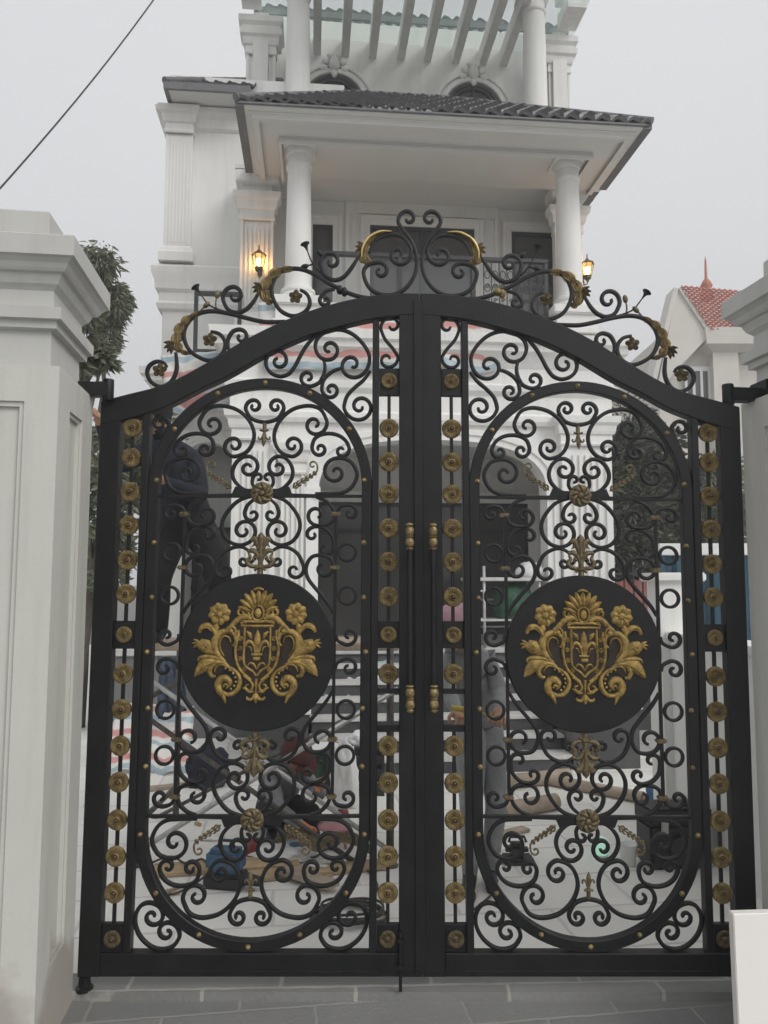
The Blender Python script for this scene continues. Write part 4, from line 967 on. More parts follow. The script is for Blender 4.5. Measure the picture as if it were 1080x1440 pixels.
# --- tiled roofs built course by course
def roof_face(mb, A, B, Tl, Tr, courses, pitch=.17, amp=.022):
    """A,B eave ends; Tl,Tr top ends (3d tuples). S-profile clay tiles in overlapping courses"""
    A, B, Tl, Tr = map(Vector, (A, B, Tl, Tr)); nrm = (B-A).cross(Tl-A).normalized()
    if nrm.z < 0: nrm = -nrm
    e = (B-A).normalized()
    for c_ in range(courses):
        t0, t1 = c_/courses, (c_+1)/courses
        L0, R0 = A.lerp(Tl, t0), B.lerp(Tr, t0); L1, R1 = A.lerp(Tl, t1), B.lerp(Tr, t1)
        a0, b0 = (L0-A).dot(e), (R0-A).dot(e); a1, b1 = (L1-A).dot(e), (R1-A).dot(e)
        n = max(2, int((b0-a0)/pitch*8)); vs = []
        for row, (Lr, aa, bb, lift) in enumerate(((L0, a0, b0, .034), (L0.lerp(L1, .5), (a0+a1)/2, (b0+b1)/2, .024), (L1, a1, b1, .014))):
            for i in range(n+1):
                s = a0+(b0-a0)*i/n; s = min(max(s, aa), bb)
                ph = (s/pitch+.5*(c_ % 2)) % 1
                hgt = amp*(math.sin(2*math.pi*ph)+.35*math.sin(4*math.pi*ph+.6))
                vs.append(Lr+e*(s-aa)+nrm*(lift+hgt))
        base = [v-nrm*(.022+amp*.6) for v in vs[:n+1]]
        vs = vs+base; m_ = n+1
        mb.add(vs, [(i, i+1, m_+i+1, m_+i) for i in range(n)]+[(m_+i, m_+i+1, 2*m_+i+1, 2*m_+i) for i in range(n)]+[(3*m_+i, 3*m_+i+1, i+1, i) for i in range(n)])
eL, eR, eV, eB, eH = hp(334, 146, -.75)[0], hp(914, 168, -.75)[0], -.75, .62, (hp(334, 144, -.75)[1]+hp(914, 169, -.75)[1])/2+.0
ap = hp(556, 129, .75); rl, rr_ = hp(500, 127, .75)[0], hp(620, 127, .75)[0]
AP, AQ = (rl, .75, ap[1]-.05), (rr_, .75, ap[1]-.05)
AB, AC = (rl, 2.1, ap[1]-.05), (rr_, 2.1, ap[1]-.05)
mb = MB()
roof_face(mb, (eL, eV, eH), (eR, eV, eH), AP, AQ, 9)
roof_face(mb, (eL, 2.1, eH), (eL, eV, eH), AB, AP, 9)
roof_face(mb, (eR, eV, eH), (eR, 2.1, eH), AQ, AC, 9)
rf = VB(mb, 'porch_roof', M['tile'], angle=40)
mb = MB()
for a, b_ in (((eL-.02, eV-.02, eH+.015), (AP[0], AP[1], AP[2]+.005)), ((eR+.02, eV-.02, eH+.015), (AQ[0], AQ[1], AQ[2]+.005)), ((AP[0], AP[1], AP[2]+.005), (AQ[0], AQ[1], AQ[2]+.005))):
    a, b_ = Vector(a), Vector(b_); n = 16
    for i in range(n): p = a.lerp(b_, i/n); q_ = a.lerp(b_, (i+1.15)/n); mb.tube([p, q_], [.036, .033], 10)
mb.build('ridge_tile', M['tilecap'], rf, angle=50)
# soffit, fascia, cornice of the porch
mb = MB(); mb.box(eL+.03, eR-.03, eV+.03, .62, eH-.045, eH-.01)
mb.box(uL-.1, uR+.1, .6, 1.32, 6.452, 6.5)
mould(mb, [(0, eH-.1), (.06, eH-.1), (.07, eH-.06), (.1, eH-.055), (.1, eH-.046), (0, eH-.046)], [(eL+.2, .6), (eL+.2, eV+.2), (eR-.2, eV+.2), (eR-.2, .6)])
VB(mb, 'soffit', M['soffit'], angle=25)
mb = MB(); mould(mb, [(0, 6.3), (.03, 6.3), (.04, 6.33), (.03, 6.35), (.03, 6.38), (.09, 6.41), (.13, 6.43), (.13, 6.448), (0, 6.448)], [(eL+.42, .6), (eL+.42, -.2), (eR-.46, -.2), (eR-.46, .6)])
VB(mb, 'cornice', M['soffit'], angle=25)
mb = MB()
for a, b_ in (((eL, eV), (eL, .55)), ((eR, eV), (eR, .55))): mb.box(a[0]-.03 if a[0] < 0 else a[0]-.06, a[0]+.06 if a[0] < 0 else a[0]+.03, a[1]+.02, b_[1], eH-.055, eH+.02)
mb.box(eL, eR, eV-.0, eV+.03, eH-.03, eH-.012)
VB(mb, 'eave_board', M['tilecap'])
# wing roof
mb = MB(); q1 = h3+.07
wo = hp(233, 106, WV-.42)[0]; wre = hp(352, 106, WV-.42)[0]
roof_face(mb, (wo, WV-.42, q1), (wre, WV-.42, q1), (.0, WV+1.6, q1+1.5), (wre+.2, WV+1.6, q1+1.5), 10)
roof_face(mb, (wo, 5, q1), (wo, WV-.42, q1), (.2, 5, q1+1.5), (.2, WV+1.6, q1+1.5), 10)
mb.box(wo-.02, wre, WV-.44, WV-.4, q1-.06, q1+.03); mb.box(wo-.02, wo+.03, WV-.4, 5, q1-.06, q1+.03)
wrf = VB(mb, 'wing_roof', M['tile'], angle=40)
mb = MB(); a, b_ = Vector((wo-.01, WV-.43, q1+.04)), Vector((.2, WV+1.6, q1+1.53))
for i in range(14): mb.tube([a.lerp(b_, i/14), a.lerp(b_, (i+1.15)/14)], [.043, .039], 10)
mb.build('ridge_tile', M['tilecap'], wrf, angle=50)
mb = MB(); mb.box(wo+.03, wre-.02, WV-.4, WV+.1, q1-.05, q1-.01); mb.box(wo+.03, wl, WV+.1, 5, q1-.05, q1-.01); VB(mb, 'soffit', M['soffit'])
# --- first floor: back wall, doors, pilasters, columns, railing
BV = 1.3
mb = MB(); mb.box(uL, uR, BV, BV+.2, 4.3, 6.45); mb.box(uL, uL+.12, .8, BV, 4.3, 6.45); mb.box(uR-.12, uR, .8, 2.2, 4.3, 6.45); VB(mb, 'upper_wall', M['white'])
def pxdoor(x0, x1, ytop, leaves, tr_=None, mid=None):
    u0, h = hp(x0, ytop, BV); u1 = hp(x1, ytop, BV)[0]
    door(u0, u1, 4.3, min(h, 6.2), BV, leaves=leaves, tr_=tr_, trim=.09, mid=mid)
pxdoor(520, 666, 318, 2, 5.72); pxdoor(440, 468, 317, 1, None, 5.5); pxdoor(718, 781, 327, 1, None, 5.5)
mb = MB(); a = hp(486, 290, BV); b_ = hp(700, 300, BV)
mb.box(a[0], b_[0], BV-.03, BV+.01, 6.3, 6.45); mb.box(a[0], a[0]+.05, BV-.03, BV+.01, 4.3, 6.3); mb.box(b_[0]-.05, b_[0], BV-.03, BV+.01, 4.3, 6.3); VB(mb, 'wall_panel_trim', M['white'])
for x0, x1 in ((338, 384), (822, 846)):
    v = .8; u0, u1 = hp(x0, 400, v)[0], hp(x1, 400, v)[0]
    if x0 > 600: u0, u1 = uR-.32, uR+.02
    pilaster(u0, u1, v, 4.55, hp(360, 313, v)[1], .08, 6, inset=.14)
    mb = MB(); mb.box(u0-.02, u1+.02, v-.12, v+.02, 4.28, 4.55, .01); VB(mb, 'pedestal', M['white']); mb = MB()
    mb.box(u0+.02, u1-.02, v-.1, .9, hp(360, 313, v)[1]+.29, 6.45); mb.box(u0-.06, u1+.06, v-.2, .9, 6.3, 6.445, .01)
    VB(mb, 'pilaster_head', M['white'])
def column(u, v, h0, h1, r, ped=None, name='column'):
    mb = MB()
    if ped:
        mb.box(u-.26, u+.26, v-.26, v+.26, ped, ped+.06, .008); mb.box(u-.23, u+.23, v-.23, v+.23, ped+.06, h0-.1); mb.box(u-.27, u+.27, v-.27, v+.27, h0-.1, h0, .012)
    H = h1-h0
    pf = [(r*1.42, h0), (r*1.45, h0+.02), (r*1.45, h0+.05), (r*1.3, h0+.07), (r*1.28, h0+.085), (r*1.36, h0+.1), (r*1.34, h0+.13), (r*1.12, h0+.15), (r*1.06, h0+.19)]
    for k in range(9):
        t = k/8; pf.append((r*(1.03-.13*t**1.6), h0+.2+(H-.53)*t))
    pf += [(r*.98, h1-.32), (r*1.02, h1-.31), (r*1.02, h1-.28), (r*.92, h1-.265), (r*.92, h1-.17), (r*1.0, h1-.165), (r*1.18, h1-.11), (r*1.2, h1-.1)]
    mb.lathe(pf, (u, v, 0), 36); k = r*1.35
    mb.box(u-k*.93, u+k*.93, v-k*.93, v+k*.93, h1-.1, h1-.07); mb.box(u-k, u+k, v-k, v+k, h1-.07, h1, .006)
    return VB(mb, name, M['white'], angle=35)
cu0, cu1 = hp(420, 320, 0)[0], hp(800, 320, 0)[0]
column(cu0, 0.02, 4.62, 6.45, .14, 4.3); column(cu1, 0.02, 4.62, 6.45, .14, 4.3)
# railing
def railing(u0, u1, v, h0, h1, orn=None, glass=True, posts=3, tr_=.03):
    mb = MB(); mb.box(u0, u1, v-tr_, v+tr_, h1-.045, h1, .004)
    r_ = VB(mb, 'balcony_rail', M['frame']); mb = MB(); mb.box(u0, u1, v-.015, v+.015, h0+.06, h0+.09); mb.build('bottom_rail', M['frame'], r_)
    for k in range(posts):
        u = u0+.02+(u1-u0-.04)*k/(posts-1); mb = MB(); mb.box(u-.022, u+.022, v-.022, v+.022, h0, h1-.045); mb.build('rail_post', M['frame'], r_)
    if glass: mb = MB(); mb.box(u0+.03, u1-.03, v-.004, v+.004, h0+.09, h1-.05); mb.build('rail_glass', M['glassw'], r_)
    if orn:
        a, b_ = orn; mb = MB(); n = int((b_-a)/.085)
        for k in range(n+1):
            u = a+(b_-a)*k/n; mb.tube([(u, v-.02, h0+.08), (u, v-.02, h1-.05)], .006, 6)
            if k < n:
                for hc in (h0+.2, h0+.55, h1-.2):
                    c = (u+.0425, hc); P = [(c[0]+.03*math.cos(t*math.pi/7), c[1]+.045*math.sin(t*math.pi/7)) for t in range(15)]
                    mb.tube([(x, v-.02, z) for x, z in P], .0055, 5)
                    P = spiral((c[0]+.024, c[1]-.14), (c[0], c[1]-.14), 1.3, 1, .2); mb.tube([(x, v-.02, z) for x, z in P], .005, 5)
        mb.build('rail_scrollwork', M['frame'], r_, smooth=True)
railing(cu0+.27, cu1-.27, -.02, 4.3, 5.2, (cu1-1.0, cu1-.3), True, 4)
ru0, rh = hp(280, 410, WV-.45); ru1 = hp(336, 412, WV-.45)[0]
railing(ru0-.05, uL, WV-.45, hp(284, 496, WV-.45)[1]-.05, rh, None, True, 2)
mb = MB(); mb.box(wl+.3, uL, WV-.55, WV, 4.2, hp(284, 496, WV-.45)[1]-.05); VB(mb, 'balcony_slab', M['white'])
# --- second floor: wall with arched windows, tall columns, pergola and glass
W2 = 2.2
mb = MB(); mb.box(uL, uR+.2, W2, W2+.2, 6.4, 9.6); mb.box(uL, uL+.2, 1.6, W2, 6.4, 9.2); mb.box(uR, uR+.2, 1.6, W2, 6.4, 9.2); VB(mb, 'terrace_wall', M['white'])
for x, y in ((470, 107), (665, 119)):
    u, h = hp(x, y, W2); rad = .36
    mb = MB(); P = [(u+rad*math.cos(t*math.pi/20), h-rad-.05+rad*math.sin(t*math.pi/20)) for t in range(21)]+[(u-rad, 7.2), (u+rad, 7.2)]
    plate(mb, P, W2-.012, W2+.01, 0); wn = VB(mb, 'arched_window', M['glass'])
    mb = MB()
    for r0, w_, d in ((rad+.02, .05, .03), (rad-.035, .05, .028)):
        Q = [(u+r0*math.cos(t*math.pi/20), h-rad-.05+r0*math.sin(t*math.pi/20)) for t in range(21)]
        flat_sweep(mb, [(u+r0, 7.2)]+Q+[(u-r0, 7.2)], w_, .05, W2-.02)
    mb.box(u-.02, u+.02, W2-.035, W2-.005, 7.2, h-.05); mb.build('window_frame', M['frame'], wn)
    mb = MB()
    for r0, w_, d in ((rad+.1, .07, .05), (rad+.2, .05, .03)):
        Q = [(u+r0*math.cos(t*math.pi/20), h-rad-.05+r0*math.sin(t*math.pi/20)) for t in range(21)]
        flat_sweep(mb, [(u+r0, 7.2)]+Q+[(u-r0, 7.2)], w_, d*2, W2-.01)
    mb.build('window_trim', M['white'], wn, angle=30)
    mb = MB(); hk = h+.14
    mb.ball((u, W2-.06, hk), .1, 12, .8, .6, 1.1)
    for s in (-1, 1):
        mb.ball((u+s*.12, W2-.05, hk+.05), .06, 8, 1, .6, 1); mb.ball((u+s*.15, W2-.05, hk-.06), .055, 8, 1.1, .6, .9); mb.ball((u+s*.06, W2-.06, hk+.12), .05, 8, 1, .7, .9)
    mb.ball((u, W2-.05, hk-.13), .06, 8, .8, .6, 1.2); mb.build('keystone_ornament', M['white'], wn, smooth=True)
c3a, c3b = hp(419, 90, 1.1)[0], hp(752, 90, 1.1)[0]
top3 = hp(752, 3, 1.1)[1]+.12
column(c3a, 1.1, 7.0, top3, .155); column(c3b, 1.1, 7.0, top3, .155)
for x0, x1, m_ in ((347, 388, 1), (770, 780, 0)):
    v = 1.75; u0, u1 = hp(x0, 90, v)[0], hp(x1, 90, v)[0]
    if not m_: u0, u1 = uR-.05, uR+.25
    hb = hp(360, 82, v)[1]; pilaster(u0, u1, v, 7.0, hb, .08, 5, inset=.16)
    mb = MB(); mould(mb, [(0, hb+.29), (.06, hb+.3), (.06, hb+.36), (.1, hb+.4), (.1, hb+.48), (0, hb+.5)], [(u0, v+.3), (u0, v-.1), (u1, v-.1), (u1, v+.3)]); mb.box(u0, u1, v-.1, v+.3, hb+.25, hb+.49); VB(mb, 'pilaster_head', M['white'])
    for k in range(3):                   # scrolled brackets climbing to the canopy
        mb = MB(); hh = hb+.62+k*.42; s = 1
        P = [(0, 0), (.45, 0), (.45, .2), (.33, .24), (.25, .18), (.15, .2), (0, .22)]
        e0 = u0 if m_ else u1-.1
        vs = [(e0+d, v-.1-p[0]+.1*k, hh+p[1]) for d in (-.06, .2) for p in P]; n = 7
        mb.add(vs, [tuple(range(n)), tuple(range(2*n-1, n-1, -1))]+[(i, (i+1) % n, n+(i+1) % n, n+i) for i in range(n)]); VB(mb, 'bracket', M['white'])
gh = 9.32
for x, y in ((446, 81), (485.6, 83), (524, 86), (564, 89), (601, 91), (641, 94), (679, 97), (708, 100)):
    u, h = hp(x, y, W2-.02); hb = 9.08; u = hp(x, y, W2-.02)[0]
    mb = MB(); vs = []; P = [(W2+.02, hb), (W2+.02, gh-.01), (-.6, gh-.01), (-.6, hb+.12), (-.45, hb)]
    vs = [(u+d, p[0], p[1]) for d in (-.055, .055) for p in P]; n = 5
    mb.add(vs, [tuple(range(n)), tuple(range(2*n-1, n-1, -1))]+[(i, (i+1) % n, n+(i+1) % n, n+i) for i in range(n)]); VB(mb, 'pergola_beam', M['white'])
mb = MB(); mb.box(c3a-.2, c3b+.2, .98, 1.22, top3, top3+.22, .01); VB(mb, 'pergola_lintel', M['white'])
mb = MB(); mb.box(-.5, 3.92, -.7, W2+.15, gh, gh+.012); VB(mb, 'glass_canopy', M['glassg'])
# pitched tile roof above, seen through the glass
mb = MB(); roof_face(mb, (-.6, W2+.0, 9.75), (4.0, W2+.0, 9.75), (.8, 4.5, 11.3), (2.6, 4.5, 11.3), 8); mb.box(-.6, 4, W2-.0, W2+.04, 9.66, 9.76); VB(mb, 'main_roof', M['tile'], angle=40)
mb = MB(); mb.box(-.4, 3.8, W2+.2, 6, 6.4, 9.6); mb.box(-.2, 3.6, 2.2, 6, PH, 6.4); VB(mb, 'main_block', M['white'])
# ---------------------------------------------------------------- wall lanterns
VM = Matrix.Translation(Vector((HP[0], HP[1], 0))) @ Matrix.Rotation(HA, 4, 'Z')
def lantern(x, y, v, label, s=1, group='lit wall lanterns', lit=True):
    u, h = hp(x, y, v); p = VM @ Vector((u, v, h)); r_ = empty('wall_lantern', p, HA, label, 'lamp', group)
    mb = MB(); mb.box(-.02*s, .02*s, .08*s, .2*s, -.02, .02*s); mb.tube([(0, .15*s, -.02), (0, .12*s, -.13*s), (0, .02, -.15*s)], .009*s, 6); mb.box(-.03*s, .03*s, .19*s, .205*s, -.08*s, .08*s, .003); mb.build('arm', M['bronze'], r_, angle=40)
    mb = MB(); mb.lathe([(.085*s, .08*s), (.09*s, .088*s), (.07*s, .105*s), (.035*s, .125*s), (.02*s, .135*s), (.022*s, .145*s), (.008*s, .155*s), (.007*s, .2*s), (.001, .215*s)], (0, 0, 0), 6); mb.build('cap', M['bronze'], r_)
    mb = MB(); mb.lathe([(.0, -.1*s), (.045*s, -.095*s), (.045*s, -.075*s), (.05*s, -.07*s), (.05*s, -.06*s)], (0, 0, 0), 6); mb.lathe([(.001, -.15*s), (.012*s, -.135*s), (.02*s, -.115*s), (.035*s, -.1*s)], (0, 0, 0), 6)
    for k in range(6):
        t = 2*math.pi*k/6; mb.tube([(.048*s*math.cos(t), .048*s*math.sin(t), -.06*s), (.078*s*math.cos(t), .078*s*math.sin(t), .085*s)], .005*s, 4)
    mb.build('lantern_frame', M['bronze'], r_)
    if lit:
        mb = MB(); mb.lathe([(.043*s, -.06*s), (.07*s, .08*s)], (0, 0, 0), 6); mb.build('lantern_glass', M['lampg'], r_)
        mb = MB(); mb.ball((0, 0, .005*s), .034*s, 12, .9, .9, 1.5); mb.build('bulb', M['bulb'], r_, smooth=True)
        ld = bpy.data.lights.new('bulb_light', 'POINT'); ld.energy = 5; ld.color = (1, .46, .1); ld.shadow_soft_size = .02
        lo_ = bpy.data.objects.new('bulb_light', ld); COL.objects.link(lo_); lo_.parent = r_; lo_.location = (0, .12, .02)
M['lampg'] = glassmat('amber_lantern_glass', (1, .72, .3), .2, 0, .35)
M['lampg'].node_tree.nodes['Principled BSDF'].inputs['Emission Color'].default_value = (1, .6, .2, 1)
M['lampg'].node_tree.nodes['Principled BSDF'].inputs['Emission Strength'].default_value = .8
lantern(364, 369, .5, 'lit amber wall lantern on the left fluted pilaster of the balcony')
lantern(826, 381, .5, 'lit amber wall lantern on the right fluted pilaster of the balcony')
u, h = hp(370, 122, .9); p = VM @ Vector((u, 0.9, h))
r_ = empty('wall_lantern', VM @ Vector((hp(370, 128, 1.5)[0], 1.5, hp(370, 128, 1.5)[1])), HA, 'unlit dark lantern top showing just above the left end of the porch roof', 'lamp', 'lit wall lanterns')
r_['group'] = 'unlit terrace lantern'
mb = MB(); mb.lathe([(.06, -.2), (.085, .0), (.11, .01), (.09, .035), (.04, .055), (.02, .065), (.008, .08), (.006, .13), (.001, .15)], (0, 0, 0), 6); mb.tube([(0, 0, -.2), (0, .1, -.25), (0, .25, -.2)], .012, 6); mb.build('lantern_body', M['frame'], r_)
# ================================================================ NEIGHBOURS, TREES
def bigbox(mb, a, b, c, d, e, f): mb.box(a, b, c, d, e, f)
nb = empty('neighbour_house', (9.8, 24, 0), R(0), 'cream neighbouring house with red tiled gable roof and small finial, at the far right', 'house')
def L_(x, y, Y=24): p = at(x, y, Y); return (p.x-9.8, p.z)
gx0, gz0 = L_(914, 560); ax, az = L_(951, 409); ex_, ez = L_(988, 467)
mb = MB(); zb = L_(960, 520)[1]
x0w, x1w = L_(933, 500)[0], L_(1120, 500)[0]
mb.box(x0w, x1w, .5, 8, 0, ez-.05)
plate(mb, [(x0w, ez-.06), (ex_, ez-.06), (ax, az-.2)], .5, .7, 0)
plate(mb, [L_(921, 553), (ax, az+.0), (ex_+.02, ez+.0), (ex_+.02, ez-.3)], -.12, .49, 0)
mb.build('house_wall', M['cream'], nb)
mb = MB(); slope = (az-ez)/(ex_-ax)
def vslab(mb, A, B, y0, y1, t): # slab from A to B in xz, thick t
    d = Vector((B[0]-A[0], B[1]-A[1])); d.normalize(); n = Vector((-d.y, d.x))*t
    P = [A, B, (B[0]+n.x, B[1]+n.y), (A[0]+n.x, A[1]+n.y)]; plate(mb, P, y0, y1, 0)
lx = ax-(ex_-ax)*1.0
vslab(mb, (lx-1.0*.5, ez-1.2), (ax, az), -.3, 9, .2) if False else None
vslab(mb, (L_(916, 556)[0], L_(916, 556)[1]), (ax, az), -.2, .5, .15)
vslab(mb, (ax, az), (ex_+.1, ez-.1), -.2, .3, .15)
mb.build('barge_board', M['cream'], nb)
mb = MB(); ry = 5.0
roof_face(mb, (ex_+.15, -.25, ez), (ex_+7.0, 1.2, ez), (ax, -.2, az+.1), (ax+6.4, 3.5, az+.1), 20, .2, .035)
rfn = mb.build('red_roof', M['redtile'], nb, angle=40)
mb = MB(); p = L_(1003, 409); mb.lathe([(.25, 0), (.22, .15), (.1, .3), (.2, .45), (.12, .62), (.05, .7), (.03, 1.3), (.0, 1.5)], (p[0], .5, p[1]-.1), 12); mb.build('finial', M['redtile'], nb, smooth=True)
mb = MB(); a, b_ = L_(973, 580), L_(1004, 517)
mb.box(a[0], b_[0], .42, .52, a[1], b_[1]); wn = mb.build('window', M['glass'], nb)
mb = MB()
for k in range(4): x = a[0]+(b_[0]-a[0])*k/3; mb.box(x-.04, x+.04, .36, .44, a[1], b_[1])
mb.box(a[0]-.15, b_[0]+.15, .38, .5, b_[1], b_[1]+.15); mb.box(a[0]-.1, b_[0]+.1, .38, .45, a[1]-.1, a[1])
mb.build('window_frame', M['plwhite'], wn)
mb = MB(); a, b_ = L_(1010, 640), L_(1040, 490); mb.box(a[0], b_[0], .1, .6, 0, b_[1]); mould(mb, [(0, b_[1]-.1), (.3, b_[1]+.1), (.35, b_[1]+.62), (0, b_[1]+.66)], [(a[0], .6), (a[0], .1), (b_[0]+2, .1)])
mb.build('corner_pier', M['cream'], nb)
# boundary on the right of the yard
bw_ = empty('boundary_wall', (1.9, 3.4, 0), 0, 'white low boundary wall along the right side of the yard', 'wall')
mb = MB(); mb.box(.0, .14, .2, 1.75, 0, 1.22); mb.build('wall_panel', M['white'], bw_); mb = MB(); mb.box(-.03, .17, .2, 1.75, 1.221, 1.27, .006); mb.build('coping', M['white'], bw_)
mb = MB(); mb.box(-.06, .2, 1.75, 2.0, 0, 1.6); mb.box(-.1, .24, 1.71, 2.04, 1.601, 1.66, .01); mb.build('end_post', M['white'], bw_)
p0 = at(898, 905, 9.5)
rw = empty('brick_fence_wall', (p0.x, 9.5, 0), R(8), 'rose red low wall topped with black spiked railings beside the trees', 'wall')
mb = MB(); mb.box(-.6, 3.5, 0, .15, 0, 1.62); mb.build('wall_panel', M['rosewall'], rw)
mb = MB()
for k in range(34):
    x = -.55+k*.12; mb.tube([(x, -.06, .9), (x, -.06, 1.78)], .012, 5); mb.lathe([(.0, 0), (.022, .03), (.001, .1)], (x, -.06, 1.78), 6)
for z in (.95, 1.68): mb.box(-.6, 3.5, -.075, -.045, z, z+.03)
mb.build('railing', M['frame'], rw)
p0 = at(928, 778, 7.2); p1 = at(1075, 778, 7.2); zt = p0.z
bf = empty('blue_hoarding', (p0.x, 7.2, 0), R(-3), 'blue sheet metal hoarding with white top rail at the right of the yard', 'fence')
mb = MB(); n = 60; W_ = 2.2; vs = []
for i in range(n+1):
    x = W_*i/n; d = .02*(1 if (i//2) % 2 else -1); vs += [(x, d, 0), (x, d, zt-.02)]
mb.add(vs, [(2*i, 2*i+2, 2*i+3, 2*i+1) for i in range(n)])
vs2 = [(v[0], v[1]+.006, v[2]) for v in vs]; mb.add(vs2, [(2*i+1, 2*i+3, 2*i+2, 2*i) for i in range(n)])
mb.build('sheet', M['bluesheet'] if 'bluesheet' in M else M['blue'], bf)
mb = MB(); mb.box(-.02, W_, -.05, .05, zt-.02, zt+.09, .006); mb.build('top_rail', M['plwhite'], bf)
# trees
def tree(name, base, label, crown, n, lsize, trunk_r=.1, lean=(0, 0), m='leaf', droop=.3, seed=1, clumps=26, group=None, asp=.33, lw=1):
    rnd = random.Random(seed); r_ = empty(name, base, 0, label, 'tree', group)
    cx, cy, cz, rx, ry, rz = crown
    mb = MB(); top = Vector((cx, cy, cz+rz*.3)); pts = []
    for i in range(9):
        t = i/8; pts.append(Vector((cx*t+.05*math.sin(5*t), cy*t+.05*math.cos(4*t), top.z*t)))
    mb.tube(pts, [trunk_r*(1-.75*i/8)+.01 for i in range(9)], 9)
    cl = []
    for k in range(clumps):
        while True:
            d = Vector((rnd.uniform(-1, 1), rnd.uniform(-1, 1), rnd.uniform(-1, 1)))
            if .25 < d.length < 1: break
        c = Vector((cx+d.x*rx, cy+d.y*ry, cz+d.z*rz)); cl.append((c, rnd.uniform(.55, 1.1)))
        s = pts[4+k % 5]; mid = s.lerp(c, .5)+Vector((rnd.uniform(-.1, .1), rnd.uniform(-.1, .1), .12)); mb.tube([s, mid, c], [trunk_r*.3, trunk_r*.18, .006], 5)
    mb.build('trunk', M['bark'], r_, smooth=True)
    mb = MB(); cr = min(rx, ry, rz)*.42
    for i in range(n):
        c, s = cl[i % clumps]; d = Vector((rnd.gauss(0, 1), rnd.gauss(0, 1), rnd.gauss(0, .8))); d.normalize(); p = c+d*cr*s*lw*rnd.uniform(.2, 1)**.5
        ax_ = Vector((d.x+rnd.uniform(-.6, .6), d.y+rnd.uniform(-.6, .6), d.z*.4-droop+rnd.uniform(-.5, .5))).normalized(); L = lsize*rnd.uniform(.6, 1.25)
        sd_ = ax_.cross(Vector((rnd.uniform(-1, 1), rnd.uniform(-1, 1), rnd.uniform(-.4, 1)))).normalized(); nn = ax_.cross(sd_)
        w_ = L*asp
        mb.add([p, p+ax_*L*.35+sd_*w_*.5+nn*.1*L, p+ax_*L*.75+sd_*w_*.35, p+ax_*L-nn*.12*L, p+ax_*L*.75-sd_*w_*.35, p+ax_*L*.35-sd_*w_*.5+nn*.1*L, p+ax_*L*.5], [(0, 1, 6), (1, 2, 6), (2, 3, 6), (3, 4, 6), (4, 5, 6), (5, 0, 6)])
    me = bpy.data.meshes.new('crown'); me.from_pydata(mb.v, [], mb.f); me.materials.append(M[m]); o = bpy.data.objects.new('crown', me); COL.objects.link(o); o.parent = r_
    return r_
def crown_at(x, y, Y, rx, ry, rz, bx, by): p = at(x, y, Y); return (p.x-bx, Y-by, p.z, rx, ry, rz)
tree('broadleaf_tree', (-3.4, 8.6, 0), 'drooping leafed grey green tree rising behind the left gate pillar', crown_at(122, 430, 8.6, .45, .48, .62, -3.4, 8.6), 9000, .10, .09, m='leafp', droop=.8, seed=3, clumps=26, asp=.26, lw=1.15)
tree('broadleaf_tree', (-3.1, 7.4, 0), 'dark shrubby tree seen between the left pillar and the rosette strip', crown_at(165, 690, 7.4, .5, .5, 1.0, -3.1, 7.4), 5200, .10, .06, m='leafp', seed=5, clumps=26)
tree('broadleaf_tree', (4.3, 12.4, 0), 'tall dark evergreen tree behind the upper right of the right gate leaf', crown_at(893, 690, 12.4, .95, .9, 1.25, 4.3, 12.4), 12000, .13, .12, m='leaf', droop=.2, seed=8, clumps=46)
tree('broadleaf_tree', (5.9, 13.2, 0), 'paler tree standing behind the outer rosette strip of the right gate leaf', crown_at(975, 705, 13.2, .95, .9, 1.2, 5.9, 13.2), 7000, .15, .1, m='leafp', droop=.3, seed=9, clumps=30, lw=1.3)
tree('broadleaf_tree', (4.4, 10.8, 0), 'low dark shrub under the evergreen tree, beside the black railings', crown_at(895, 800, 10.8, .5, .5, .55, 4.4, 10.8), 4500, .11, .06, m='leaf', seed=11, clumps=18)
tree('climbing_shrub', (-1.75, 3.9, 0), 'small leafy climber poking out above the left gate hinge', crown_at(122, 515, 3.9, .11, .12, .16, -1.75, 3.9), 500, .075, .02, m='leafp', droop=.3, seed=13, clumps=10, asp=.3)
# overhead cable
mb = MB(); a, b_ = at(-60, 332, 6), at(260, -62, 9); P = [a.lerp(b_, i/12)+Vector((0, 0, -.12*math.sin(math.pi*i/12))) for i in range(13)]
mb.tube(P, .008, 6); tag(mb.build('overhead_cable', M['wire'], smooth=True), 'thin black overhead cable crossing the sky at the top left', 'cable')
